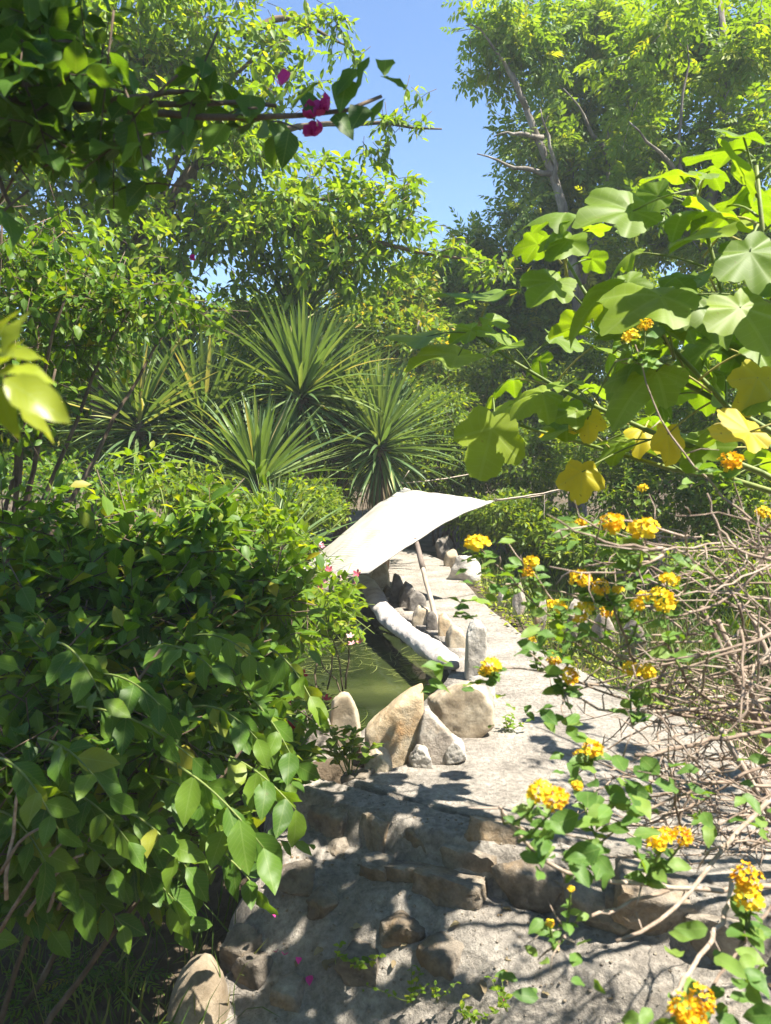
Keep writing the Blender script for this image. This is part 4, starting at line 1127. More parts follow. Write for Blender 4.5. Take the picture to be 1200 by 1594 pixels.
es = [ell(100, 60, 8.3, 140, 100, 1.2), ell(270, 60, 8.8, 90, 80, 1.2), ell(350, 130, 8.8, 60, 60, 0.9), ell(395, 45, 8.9, 42, 50, 0.8), ell(430, 120, 8.8, 36, 40, 0.7), ell(150, 130, 8.6, 120, 90, 1.0), ell(60, 230, 8.0, 120, 110, 1.1), ell(230, 190, 8.3, 110, 90, 1.1), ell(360, 240, 8.4, 90, 60, 1.0),
      ell(470, 300, 8.1, 75, 45, 0.8), ell(540, 300, 8.0, 50, 35, 0.7), ell(430, 370, 8.3, 100, 50, 0.8), ell(260, 370, 8.3, 130, 80, 1.1), ell(110, 420, 7.7, 140, 90, 1.1),
      ell(330, 450, 8.3, 100, 40, 0.8), ell(480, 420, 8.2, 60, 32, 0.7), ell(400, 480, 7.9, 60, 28, 0.5), ell(560, 400, 8.2, 45, 30, 0.5), ell(600, 330, 8.2, 40, 30, 0.5), ell(520, 360, 8.3, 50, 30, 0.7), ell(20, 520, 7.5, 90, 60, 0.8)]
L = Leaves(); tw = []
es = subclumps(es, 270, 0.38, r)
grow(es, 3200, r, L, 0.145, twig_len=0.42, per=9, spread=55, outward=0.7, upb=0.05, droop=0.45, shell=0.2, normal_up=0.75, opposite=False, twigs=tw, tw_r=0.004, tw_keep=0.5)
es2 = [ell(525, 50, 8.8, 22, 30, 0.3), ell(480, 30, 8.8, 26, 18, 0.3), ell(548, 85, 8.8, 14, 16, 0.2), ell(610, 190, 8.4, 30, 20, 0.3), ell(665, 200, 8.3, 26, 12, 0.2), ell(585, 235, 8.4, 30, 18, 0.3), ell(715, 205, 8.2, 16, 8, 0.2),
       ell(625, 285, 8.1, 36, 16, 0.3), ell(620, 330, 8.1, 34, 16, 0.3), ell(690, 345, 8.0, 26, 10, 0.2), ell(700, 385, 8.0, 40, 14, 0.3), ell(770, 412, 7.9, 40, 16, 0.3), ell(830, 435, 7.9, 22, 10, 0.2), ell(420, 70, 8.9, 24, 36, 0.4), ell(640, 150, 8.4, 14, 10, 0.2)]
grow(es2, 120, r, L, 0.13, twig_len=0.30, per=10, spread=60, outward=0.6, upb=0.0, droop=0.5, shell=0.1, normal_up=0.8, opposite=True, twigs=tw, tw_r=0.004, tw_keep=1.0)
add_leaves(root, L, TR_H, TR_M, M['lf_tree'], 300, r=r, stuff_name='crown')
V, F = tube_arrays(tw, 3); part(root, 'twigs', V, F, M['bark_brown'], kind='stuff')

# ------------------------------------------------------------------ shaded climber behind the shrub (mid left)
clump_plant('leafy_shrub', 'shaded dense shrub under the bright tree, in front of the netting', 'shrub', (-2.0, 3.9, -0.1),
            [ell(60, 470, 3.8, 130, 90, 0.5), ell(200, 470, 4.0, 110, 55, 0.4), ell(300, 470, 4.2, 50, 35, 0.35), ell(40, 590, 3.7, 80, 60, 0.45), ell(160, 545, 4.0, 50, 35, 0.35), ell(0, 670, 3.5, 45, 40, 0.4), ell(20, 380, 3.8, 110, 70, 0.5)],
            360, 0.078, OV_H, OV_M, M['lf_shrub'], 41, 300, stem_r=0.02, nst=12, twig_len=0.26, per=8, spread=60, outward=0.5, upb=0.0, droop=0.3, shell=0.1, normal_up=0.7, tkeep=1.0, tw_r=0.0025)

# ------------------------------------------------------------------ big shrub at the left
clump_plant('leafy_shrub', 'big dark green shrub with oval leaves crowding the steps', 'shrub', (-1.0, 2.55, -0.42),
            [ell(60, 920, 2.6, 120, 75, 0.35), ell(190, 890, 2.8, 100, 65, 0.35), ell(310, 870, 3.0, 90, 50, 0.35), ell(400, 905, 3.0, 75, 55, 0.3), ell(440, 950, 2.9, 55, 50, 0.25), ell(250, 980, 2.6, 150, 90, 0.35), ell(90, 1060, 2.3, 130, 100, 0.35),
             ell(330, 1080, 2.4, 110, 90, 0.3), ell(200, 1130, 2.1, 150, 70, 0.25), ell(410, 1070, 2.6, 40, 60, 0.2), ell(60, 1200, 1.9, 110, 60, 0.2), ell(20, 800, 2.7, 50, 45, 0.25), ell(150, 815, 2.9, 55, 30, 0.25), ell(330, 800, 3.1, 35, 30, 0.2), ell(60, 1280, 1.95, 90, 60, 0.2), ell(200, 1240, 2.05, 100, 55, 0.2), ell(320, 1260, 2.15, 70, 50, 0.15), ell(150, 1330, 2.1, 70, 35, 0.15), ell(420, 1180, 2.4, 50, 50, 0.15), ell(60, 1360, 1.95, 90, 40, 0.15), ell(380, 1290, 2.2, 45, 35, 0.12), ell(230, 1340, 2.15, 60, 35, 0.12), ell(130, 1400, 2.0, 70, 30, 0.12), ell(300, 1370, 2.15, 50, 25, 0.1)],
            760, 0.102, OV_H, OV_M, M['lf_shrub'], 42, 300, stem_r=0.007, nst=6, twig_len=0.24, per=8, spread=60, outward=0.75, upb=0.15, droop=0.1, shell=0.3, normal_up=0.9, tkeep=1.0, tw_r=0.0028)
# large hanging sprays at its lower front
r = np.random.RandomState(43)
root = thing('leafy_shrub', 'hanging sprays of large fresh green leaves in front of the dark shrub', 'shrub', (-0.95, 2.0, -0.42))
L = Leaves()
for (px0, py0, px1, py1, Y, nl, ln) in [(120, 1100, 300, 1180, 1.75, 7, 0.085), (250, 1180, 410, 1320, 1.65, 7, 0.095), (60, 1150, 170, 1240, 1.6, 7, 0.08), (300, 1100, 400, 1150, 1.9, 7, 0.085), (330, 1170, 460, 1260, 1.9, 6, 0.085),
                                        (0, 1180, 90, 1290, 1.55, 6, 0.08), (180, 1260, 290, 1350, 1.7, 6, 0.075), (380, 1080, 460, 1190, 2.1, 6, 0.085), (150, 1050, 260, 1110, 1.8, 6, 0.08), (60, 1280, 190, 1370, 1.75, 6, 0.07),
                                        (20, 1330, 130, 1400, 1.75, 7, 0.085), (-20, 1380, 80, 1450, 1.8, 7, 0.08), (90, 1380, 190, 1440, 1.9, 7, 0.08), (190, 1390, 290, 1440, 2.0, 6, 0.08), (-10, 1260, 70, 1340, 1.7, 7, 0.085), (130, 1290, 240, 1370, 1.95, 7, 0.085), (160, 1330, 270, 1400, 1.9, 7, 0.085), (300, 1310, 400, 1385, 1.95, 6, 0.08), (240, 1210, 350, 1290, 1.75, 7, 0.085), (90, 1230, 200, 1310, 1.7, 7, 0.085), (230, 1010, 330, 1040, 1.95, 6, 0.07), (420, 1010, 490, 1100, 2.2, 6, 0.085), (90, 1000, 160, 1090, 1.75, 6, 0.075), (300, 990, 400, 1030, 2.1, 6, 0.07)]:
    a, b_ = at(px0, py0, Y+0.12), at(px1, py1, Y)
    P = curve_pts(a, b_, 10, 0.03)
    V, F = tube_arrays([(P, np.linspace(0.0035, 0.0015, 10))], 5); part(root, 'twig', V, F, M['stem_green'])
    D = norm(b_-a)
    nl += 3
    for k in range(nl):
        t = 0.30+0.70*k/(nl-1); q = P[int(t*9)]
        S = norm(np.cross(D, [0, 0, 1.0]))*(1 if k % 2 else -1)
        d = D*0.6 + S*0.7*(1-0.6*(k == nl-1)) + np.array([0, 0, -0.6]) + r.normal(0, .38, 3)
        up = np.array([0.0, -0.8, 0.6]) + r.normal(0, .35, 3)
        L.add(q[None], frames(norm(d)[None], norm(up)[None]), np.array([ln*1.08*r.uniform(0.75, 1.25)]))
add_leaves(root, L, OV_H, OV_M, M['lf_shrub'], 300, r=r)
ends = [at(300, 1180, 2.0), at(400, 1130, 2.1), at(250, 1010, 2.0)]
stems_from(root, (-0.95, 2.0, -0.45), ends, 0.011, 0.004, M['bark_brown'], r, sag=0.03)

# thin bare stems in the dark corner
root = thing('bare_stems', 'bundle of thin bare stems leaning in the dark corner', 'stems', (-0.95, 1.75, -0.45))
for (a, b_) in [((0, 1450, 1.75), (110, 1300, 1.7)), ((40, 1425, 1.78), (130, 1330, 1.75)), ((0, 1360, 1.7), (60, 1290, 1.7)), ((90, 1415, 1.85), (150, 1290, 1.8)), ((10, 1400, 1.7), (30, 1220, 1.7)), ((75, 1420, 1.8), (120, 1320, 1.85))]:
    branch(root, at(*a), at(*b_), 0.005, 0.003, M['twig_dry'], 'stem', 7, 0.02, 0.003)

# leafy shoots standing up out of the shrub before the yuccas
r = np.random.RandomState(44)
root = thing('leafy_shrub', 'sunlit light green shoots rising above the dark shrub', 'shrub', (-0.75, 3.4, -0.05))
L = Leaves(); tw = []
es = [ell(370, 790, 3.5, 50, 45, 0.2), ell(440, 800, 3.5, 45, 35, 0.2), ell(470, 850, 3.5, 45, 40, 0.2), ell(230, 720, 3.4, 40, 40, 0.2), ell(400, 850, 3.4, 70, 40, 0.25), ell(510, 930, 3.5, 45, 50, 0.2), ell(180, 780, 3.3, 50, 35, 0.2), ell(300, 830, 3.3, 60, 35, 0.2)]
grow(es, 90, r, L, 0.072, twig_len=0.24, per=8, spread=55, outward=0.5, upb=0.6, droop=0.0, shell=0.1, normal_up=0.8, twigs=tw, tw_r=0.0025)
add_leaves(root, L, OV_H, OV_M, M['lf_tree'], 300, r=r)
V, F = tube_arrays(tw, 4); part(root, 'twigs', V, F, M['stem_green'], kind='stuff')
stems_from(root, (-0.75, 3.4, -0.1), [e[0] for e in es], 0.008, 0.003, M['stem_green'], r, sag=0.03)

# ------------------------------------------------------------------ pink creeper beside the canvas
def star_shape(seed, petals=5, cup=0.25, w=0.5):
    ps = []
    for k in range(petals):
        a = 2*math.pi*k/petals
        d = np.array([math.cos(a), math.sin(a), cup]); d /= np.linalg.norm(d)
        x = np.array([-math.sin(a), math.cos(a), 0]); z = np.cross(x, d)
        ps.append(xf(leaf_shape(w, 3, 0.1, 0.15, 0.6, 0.7, 0, seed), np.stack([x, d, z], 1), (0, 0, 0), 1.0))
    return merge_shapes(ps)
STAR = [star_shape(s, 5, c) for s, c in enumerate((0.15, 0.35, 0.6))]
def flowers(root, pts, size, mat, name, r, facing=(0, -0.6, 0.8), shapes=STAR):
    mesh = [raw_mesh(name, V, [F], mat, U) for V, F, U in shapes]
    base = np.array(root.location)
    for i, p in enumerate(pts):
        z = norm(np.array(facing)+r.normal(0, .45, 3)); x = norm(np.cross(r.normal(0, 1, 3), z)); y = np.cross(z, x)
        s = size*r.uniform(0.8, 1.2)
        Mx = np.eye(4); Mx[:3, :3] = np.stack([x, y, z], 1)*s; Mx[:3, 3] = p-base
        o = bpy.data.objects.new(name, mesh[i % len(mesh)]); o.parent = root; o.matrix_basis = Matrix(Mx.tolist()); COL.objects.link(o)
r = np.random.RandomState(45)
root = thing('flowering_creeper', 'sunlit creeper with pink and white star flowers against the canvas corner', 'creeper', (-0.3, 4.0, -0.05))
L = Leaves(); tw = []
es = [ell(515, 940, 4.1, 42, 40, 0.2), ell(545, 965, 4.0, 32, 35, 0.2), ell(465, 990, 3.8, 50, 55, 0.2), ell(540, 905, 4.1, 28, 12, 0.15), ell(490, 890, 4.2, 32, 22, 0.15)]
grow(es, 75, r, L, 0.065, twig_len=0.2, per=8, spread=60, outward=0.5, upb=0.3, droop=0.1, shell=0.1, normal_up=0.8, twigs=tw, tw_r=0.002)
add_leaves(root, L, OV_H, OV_M, M['lf_tree'], 300, r=r)
V, F = tube_arrays(tw, 4); part(root, 'twigs', V, F, M['stem_green'], kind='stuff')
stems_from(root, (-0.35, 4.0, -0.1), [e[0] for e in es], 0.006, 0.002, M['bark_brown'], r, sag=0.03)
fl = [(520, 895), (556, 893), (553, 909), (535, 900), (540, 922), (562, 1000), (545, 990), (500, 915), (528, 940), (547, 1002), (505, 905), (512, 888), (495, 845), (500, 850)]
flowers(root, [at(a, b_, 3.85 if b_ > 860 else 4.3) for a, b_ in fl], 0.026, M['petal_pink'], 'flower', r)
r = np.random.RandomState(46)
root = thing('flowering_creeper', 'shaded creeper with dark red star flowers next to the tan stone', 'creeper', (-0.42, 2.95, -0.1))
L = Leaves(); tw = []
es = [ell(430, 1110, 2.75, 45, 45, 0.15), ell(440, 1170, 2.65, 45, 35, 0.15), ell(425, 1040, 2.9, 50, 50, 0.15), ell(455, 1200, 2.65, 35, 20, 0.1)]
grow(es, 42, r, L, 0.075, twig_len=0.18, per=8, spread=60, outward=0.5, upb=0.2, droop=0.2, shell=0.1, normal_up=0.8, twigs=tw, tw_r=0.002)
add_leaves(root, L, OV_H, OV_M, M['lf_shrub'], 300, r=r)
V, F = tube_arrays(tw, 4); part(root, 'twigs', V, F, M['stem_green'], kind='stuff')
stems_from(root, (-0.42, 2.95, -0.15), [e[0] for e in es], 0.006, 0.002, M['bark_brown'], r, sag=0.03)
flowers(root, [at(a, b_, 2.6) for a, b_ in [(440, 1095), (455, 1130), (462, 1126), (470, 1050), (507, 1089), (432, 1140), (450, 1100), (425, 1060)]], 0.024, M['petal_red'], 'flower', r)

# fresh seedling by the yellow slab
r = np.random.RandomState(47)
base = gnd(545, 1215, -0.03)
root = thing('seedling', 'fresh yellow-green leafy seedling growing against the yellow slab', 'plant', base)
L = Leaves()
for k in range(9):
    tip = base + np.array([r.uniform(-0.12, 0.10), r.uniform(-0.06, 0.06), r.uniform(0.08, 0.24)])
    branch(root, base+r.normal(0, .01, 3), tip, 0.003, 0.0015, M['stem_green'], 'stem', 6, 0.01, 0.002, r=r)
    D = norm(tip-base)
    for j in range(8):
        t = 0.45+0.55*j/7; a = j*2.4+k
        S = np.array([math.cos(a), math.sin(a), 0.0])
        L.add((base*(1-t)+tip*t)[None], frames(norm(D*0.45+S*0.85)[None], norm(np.array([0, -0.2, 1])+r.normal(0, .25, 3))[None]), np.array([0.055*r.uniform(0.7, 1.2)]))
add_leaves(root, L, OV_H, OV_M, leaf_mat('leaf_seedling', [(0, (0.10, 0.18, 0.025)), (1, (0.19, 0.26, 0.035))], tmix=0.4, rough=0.36), 300, r=r)

# ------------------------------------------------------------------ bougainvillea overhead
r = np.random.RandomState(51)
base = np.array([-2.2, 1.2, -0.45])
root = thing('bougainvillea', 'dark overhanging bougainvillea branch with a few magenta bracts', 'bougainvillea', base)
L = Leaves(); tw = []
es = [(np.array([-1.45, 1.4, 2.45]), np.array([0.4, 0.5, 0.25])), (np.array([-1.9, 2.0, 2.5]), np.array([0.4, 0.4, 0.3])), (np.array([-1.3, 0.8, 2.25]), np.array([0.45, 0.4, 0.25]))]
grow(es, 100, r, L, 0.085, twig_len=0.30, per=9, spread=60, outward=0.6, upb=0.0, droop=0.2, shell=0.1, normal_up=0.9, opposite=False, twigs=tw, tw_r=0.003)
esh = [(np.array([0.42, 2.25, 2.95]), np.array([0.45, 0.35, 0.14])), (np.array([0.05, 1.9, 2.9]), np.array([0.45, 0.4, 0.14])), (np.array([0.45, 1.65, 2.85]), np.array([0.38, 0.35, 0.14])), (np.array([-0.3, 2.1, 2.95]), np.array([0.45, 0.4, 0.14])), (np.array([-0.35, 1.5, 2.75]), np.array([0.45, 0.4, 0.14])),
       (np.array([0.18, 1.15, 2.75]), np.array([0.42, 0.35, 0.13])), (np.array([-0.75, 1.1, 2.5]), np.array([0.4, 0.35, 0.14])), (np.array([-0.8, 1.8, 2.75]), np.array([0.4, 0.4, 0.14]))]  # unseen canopy clumps overhead, shaped to shade the left shrub and visible branch
grow(esh, 640, r, L, 0.085, twig_len=0.25, per=9, spread=60, outward=0.5, upb=0.0, droop=0.2, shell=0.0, normal_up=0.9, opposite=False, twigs=tw, tw_r=0.003)
esv = [ell(60, 130, 1.15, 110, 70, 0.15), ell(90, 40, 1.3, 90, 50, 0.2), ell(210, 165, 1.15, 90, 45, 0.12), ell(330, 150, 1.25, 70, 30, 0.1), ell(70, 240, 1.2, 70, 50, 0.15), ell(20, 330, 1.15, 40, 50, 0.1), ell(430, 165, 1.3, 50, 20, 0.08), ell(180, 240, 1.25, 50, 25, 0.1)]
grow(esv, 50, r, L, 0.064, twig_len=0.14, per=8, spread=65, outward=0.5, upb=-0.05, droop=0.35, shell=0.0, normal_up=0.9, opposite=False, twigs=tw, tw_r=0.0022)
# branch that reaches to the right, leaf by leaf
main = [np.array([-1.25, 1.2, 1.95]), at(-60, 150, 1.2), at(120, 170, 1.2), at(300, 175, 1.22), at(430, 190, 1.28), at(520, 180, 1.32), at(600, 150, 1.36)]
trunk(root, [base, np.array([-1.9, 1.2, 1.2]), main[0]], 0.035, 0.015, 'bark_brown', 'trunk', 10, 7, r, 0.02)
trunk(root, main, 0.012, 0.003, 'bark_brown', 'branch', 18, 6, r, 0.004)
for e in es: branch(root, np.array([-1.9, 1.2, 1.2]), e[0], 0.018, 0.006, M['bark_brown'], 'branch', 9, 0.05, 0.02, r=r)
for e in esh: branch(root, np.array([-1.9, 1.2, 1.2]), e[0], 0.016, 0.005, M['bark_brown'], 'branch', 14, 0, 0.01, mid=np.array([-1.1, 1.5, 2.7])*0.6+e[0]*0.4, r=r)
for e in esv: branch(root, main[1] if e[0][0] < -0.4 else main[2], e[0], 0.006, 0.003, M['bark_brown'], 'branch', 7, 0.01, 0.004, r=r)
for (px, py, s) in [(470, 150, .06), (500, 140, .065), (520, 190, .06), (540, 135, .065), (560, 120, .06), (590, 130, .06), (600, 165, .05), (570, 178, .06), (450, 215, .06), (420, 200, .07), (390, 160, .07), (360, 140, .075), (600, 105, .05), (575, 100, .05), (425, 222, .055), (350, 205, .07), (320, 190, .07), (280, 185, .07), (240, 195, .07), (200, 190, .07), (160, 185, .075), (130, 200, .07), (95, 215, .07), (60, 190, .07), (40, 170, .07)]:
    p = at(px, py-12, 1.27+r.uniform(-.05, .05))
    d = np.array([r.uniform(-.7, .9), r.uniform(-.5, .2), r.uniform(-1.0, -0.2)])
    L.add(p[None], frames(norm(d)[None], norm(np.array([r.uniform(-.3, .3), -.5, 0.9]))[None]), np.array([s]))
add_leaves(root, L, BG_H, BG_M, M['lf_boug'], 300, r=r, keep=lambda P: ~((P[:, 0] > -0.75) & (P[:, 1] < 0.7)))
V, F = tube_arrays(tw, 3); part(root, 'twigs', V, F, M['bark_brown'], kind='stuff')
flowers(root, [at(a, b_, Y) for a, b_, Y in [(440, 132, 1.25), (478, 185, 1.3), (500, 170, 1.32), (505, 178, 1.3), (495, 210, 1.3), (488, 200, 1.31), (8, 102, 1.15), (303, 402, 2.4), (165, 588, 2.0), (185, 595, 2.0), (195, 600, 2.02), (205, 590, 2.0), (160, 600, 2.02), (1066, 262, 2.3)][:8]] + [at(a, b_, 1.3) for a, b_ in [(484, 178), (512, 172), (508, 166), (486, 212), (500, 204), (445, 128)]], 0.021, M['bract'], 'bract', r, (0, -0.9, 0.2), [star_shape(5, 3, 1.0, 0.8), star_shape(6, 3, 1.6, 0.8)])
# pale sunlit shoot close by at the left edge
r = np.random.RandomState(52)
sh = at(-10, 590, 0.52)
root = thing('young_shoot', 'glowing lime young shoot poking into view by the shaded shrub', 'shoot', sh+np.array([-0.12, 0.05, -1.2]))
branch(root, np.array(root.location)*[1, 1, 1], sh, 0.006, 0.003, M['stem_yellow'], 'stem', 9, 0.02, 0.004, r=r)
L = Leaves()
for (px0, py0, px1, py1, Y) in [(-5, 580, 85, 572, .52), (5, 590, 112, 655, .5), (0, 600, 15, 690, .5), (-5, 610, 40, 600, .53), (0, 560, 45, 480, .53), (-10, 540, 10, 470, .54), (-5, 575, 30, 520, .52), (0, 600, 90, 690, .55), (-15, 580, 20, 545, .5), (-20, 560, 60, 540, .55)]:
    a, b_ = at(px0, py0, Y), at(px1, py1, Y+r.uniform(-.02, .02))
    L.add(a[None], frames(norm(b_-a)[None], norm(np.array([-.2, -.45, .85])+r.normal(0, .2, 3))[None]), np.array([np.linalg.norm(b_-a)]))
add_leaves(root, L, OV_H, OV_M, M['lf_lime'], 300, r=r)

# ------------------------------------------------------------------ lobed-leaf plant on the right
def lobed_shape(seed, lobes=5):
    r = np.random.RandomState(seed)
    if lobes == 5: th0 = np.radians([-118, -58, 0, 58, 118]); R0 = np.array([0.50, 0.80, 1.0, 0.80, 0.50])
    else: th0 = np.radians([-62, 0, 62]); R0 = np.array([0.80, 1.0, 0.80])
    th0 = th0 + r.normal(0, 0.05, len(th0)); R0 = R0*r.uniform(0.9, 1.08, len(R0))
    nth = 66
    th = np.linspace(-math.pi, math.pi, nth, endpoint=False)
    th = np.sort(np.unique(np.concatenate([th, th0])))
    def out(t):
        v = 0.50 if abs(t) < 2.4 else 0.50-0.26*(abs(t)-2.4)/0.74
        for a, Rk in zip(th0, R0):
            dlt = abs((t-a+math.pi) % (2*math.pi)-math.pi)
            x = dlt/0.74
            if x < 1: v = max(v, Rk*(0.36+0.64*(1-x**1.7)**0.75) if x < 1 else 0)
        return v*(1+0.025*math.sin(t*23+seed))
    rings = [0.0, 0.3, 0.6, 0.85, 1.0]
    V, U, F = [(0, 0, 0)], [(0, 0)], []
    m = len(th)
    ph = r.uniform(0, 6.28); dr = r.uniform(0.05, 0.65); cupv = r.uniform(-0.25, 0.35)
    for q in rings[1:]:
        for t in th:
            rr = out(t)*q
            da = min(abs((t-a+math.pi) % (2*math.pi)-math.pi) for a in th0)
            z = -dr*rr**2 + 0.20*min(da, 0.6)*rr*(1-0.3*rr) + 0.09*rr*math.sin(3*t+ph) + 0.06*rr*rr*math.sin(8*t+2*ph) + cupv*abs(math.sin(t))*rr*0.5
            V.append((math.sin(t)*rr, math.cos(t)*rr, z)); U.append((da*rr*1.6, rr))
    for k in range(m):
        F.append((0, 1+(k+1) % m, 1+k))
    for q in range(len(rings)-2):
        a = 1+q*m; b_ = a+m
        for k in range(m):
            k2 = (k+1) % m
            F += [(a+k, a+k2, b_+k2), (a+k, b_+k2, b_+k)]
    return np.array(V, float), np.array(F)[:, ::-1], np.array(U, float)
LOB = [lobed_shape(s, 5 if s % 3 else 3) for s in range(12)]
r = np.random.RandomState(61)
base = np.array([1.65, 2.15, -0.1])
root = thing('lobed_shrub', 'sunlit shrub with very large lobed green leaves, some turning yellow', 'shrub', base)
fig_mesh = [raw_mesh('leaf', V, [F], M['lf_fig'], U) for V, F, U in LOB]
fig_y = [raw_mesh('leaf', V, [F], M['lf_fig_yellow'], U) for V, F, U in LOB]
def fig_leaf(attach, p, d, up, s, yellow=False, pet=True):
    Rm = frames(norm(np.asarray(d, float))[None], norm(np.asarray(up, float))[None])[0]
    Mx = np.eye(4); Mx[:3, :3] = Rm*s; Mx[:3, 3] = p-base
    o = bpy.data.objects.new('leaf', (fig_y if yellow else fig_mesh)[r.randint(12)])
    o.parent = root; o.matrix_basis = Matrix(Mx.tolist()); COL.objects.link(o)
    if yellow: o['label'] = 'yellowing lobed leaf'
    if pet:
        V, F = tube_arrays([(curve_pts(attach, p, 6, 0.01), np.linspace(0.0032, 0.0022, 6))], 5)
        pt_ = part(root, 'petiole', V, F, M['stem_yellow' if r.uniform() < 0.4 else 'stem_green'])
        pt_.parent = o; pt_.matrix_parent_inverse = Matrix(Mx.tolist()).inverted()
stems = [[(1300, 760, 2.09), (1020, 682, 2.30), (860, 600, 2.48), (740, 520, 2.58)],
         [(1330, 740, 1.98), (1120, 620, 2.09), (960, 560, 2.20), (880, 430, 2.30), (868, 385, 2.36)],
         [(1300, 700, 1.86), (1140, 520, 1.98), (1090, 390, 2.03), (1085, 295, 2.03)],
         [(1320, 640, 1.65), (1200, 470, 1.75), (1180, 350, 1.75), (1175, 250, 1.75)],
         [(1300, 800, 1.86), (1150, 650, 1.86), (1050, 560, 1.92), (1000, 480, 1.98)],
         [(1310, 780, 2.09), (1080, 740, 2.30), (900, 690, 2.53), (770, 650, 2.64)],
         [(1400, 760, 2.30), (1380, 600, 2.53), (1330, 480, 2.64), (1270, 420, 2.69)], [(1420, 760, 2.30), (1450, 560, 2.64), (1430, 430, 2.75), (1380, 330, 2.85)], [(1380, 780, 2.20), (1300, 640, 2.64), (1230, 560, 2.85), (1180, 540, 2.96)]]
leafN = [(6, 19), (7, 20), (9, 17), (8, 10), (8, 12), (7, 12), (8, 4), (8, 4), (7, 4)]
for st, (n0, n1) in zip(stems, leafN):
    pts = [at(*q) for q in st]
    P = np.asarray(pts)
    trunk(root, [base+np.array([0, 0, 0.0]), *pts], 0.016, 0.0045, 'stem_green', 'stem', 16, 7, r, 0.004)
    d_ = np.concatenate([[0], np.cumsum(np.linalg.norm(np.diff(P, axis=0), axis=1))])
    for k in range(n1):
        t = 0.28+0.72*(k/(n1-1))**0.8
        a = np.array([np.interp(t*d_[-1], d_, P[:, i]) for i in range(3)])
        phi = k*2.4+r.uniform(-.4, .4)
        el = 0.1+0.5*t+r.uniform(-.2, .2)
        pd = np.array([math.cos(phi)*math.cos(el), math.sin(phi)*math.cos(el), math.sin(el)])
        p = a + pd*r.uniform(0.07, 0.19)*(1.15-0.5*(t > 0.95))
        dd = np.array([math.cos(phi), math.sin(phi), -0.25+r.uniform(-.35, .25)])
        up = np.array([-0.2, -0.25, 1.0])+r.normal(0, .42, 3)
        s = r.uniform(0.075, 0.135)*(1 if t < 0.9 else 0.75)
        low = project(p)[1][0] > 640
        fig_leaf(a, p, dd, up, s, yellow=(low and r.uniform() < 0.05))
# leaves the picture shows clearly: centre pixel, depth, blade direction, size
for (px, py, Y, d, up, s, ye) in [(1000, 470, 1.70, (-1, -.35, -.35), (-.15, -.55, .85), .185, 0), (960, 330, 1.92, (-1, -.3, -.12), (0, -.75, .7), .17, 0), (1090, 470, 1.75, (0.4, -.8, -.5), (0, -.6, .8), .15, 0),
                                  (1165, 500, 1.59, (0.2, -.6, -.8), (0, -.8, .5), .15, 0), (1180, 410, 1.65, (.2, -.5, -.7), (-.1, -.9, .4), .14, 0), (1150, 260, 1.70, (-.3, -.4, .2), (-.3, -.8, .5), .13, 0), (640, 525, 2.53, (-1, -.1, -.05), (0, -.3, 1), .15, 0),
                                  (740, 460, 2.48, (-.9, -.3, -.1), (.1, -.15, 1), .17, 0), (690, 555, 2.48, (-1, -.4, -.1), (0, -.4, 1), .16, 0), (760, 690, 2.41, (-.25, -.3, -1), (.1, -.9, .35), .15, 0), (905, 750, 2.20, (-.1, -.3, -1), (0, -.9, .3), .13, 1),
                                  (1175, 605, 1.75, (-.3, -.3, -.9), (.2, -.9, .2), .13, 1), (1150, 672, 1.65, (-1, -.3, .0), (0, -.7, .7), .13, 1), (1040, 690, 2.09, (0, -.3, -1), (.3, -.9, .2), .11, 1), (915, 665, 2.30, (0, -.3, -1), (-.2, -.9, .3), .11, 1), (860, 330, 2.14, (-1, -.2, .0), (.1, -.3, .9), .14, 0), (875, 385, 2.14, (-.5, -.4, -.6), (-.3, -.7, .6), .12, 0),
                                  (1000, 590, 1.86, (-1, -.4, -.5), (-.1, -.5, .9), .17, 0), (830, 620, 2.30, (-.8, -.4, -.4), (0, -.5, .8), .14, 0), (1120, 330, 1.86, (-.6, -.6, .2), (.2, -.4, .8), .15, 0), (1040, 270, 1.92, (-.9, -.3, .05), (0, -.2, 1), .13, 0)]:
    p = at(px, py, Y); s *= (1.1 if px < 800 else 0.88) if not ye else 0.74
    d = np.array(d, float); p0 = p - norm(d)*s*0.3
    allp = np.concatenate([[at(*q) for q in st] for st in stems])
    dist = np.linalg.norm(allp-p0, axis=1)
    j = np.argmin(dist)
    q0 = allp[j] if dist[j] < 0.5 else p0 - norm(d)*0.12 + np.array([0, 0.03, -0.06])
    fig_leaf(q0, p0, d, up, s, bool(ye))

clump_plant('dapple_bush', 'airy small-leaved bush added beyond the lobed shrub to cast dapples, mostly outside the view', 'bush', (1.75, 2.2, -0.1),
            [(np.array([1.62, 1.8, 1.75]), np.array([0.4, 0.5, 0.4])), (np.array([1.75, 2.3, 1.8]), np.array([0.4, 0.4, 0.35]))],
            60, 0.05, OV_H, OV_M, M['lf_tree'], 62, 40, stem_r=0.012, nst=10, twig_len=0.25, per=8, spread=60, outward=0.5, upb=0.1, droop=0.1, shell=0.0, normal_up=0.9, tkeep=1.0, tw_r=0.002)  # bush put in to throw fine leaf dapples on the steps

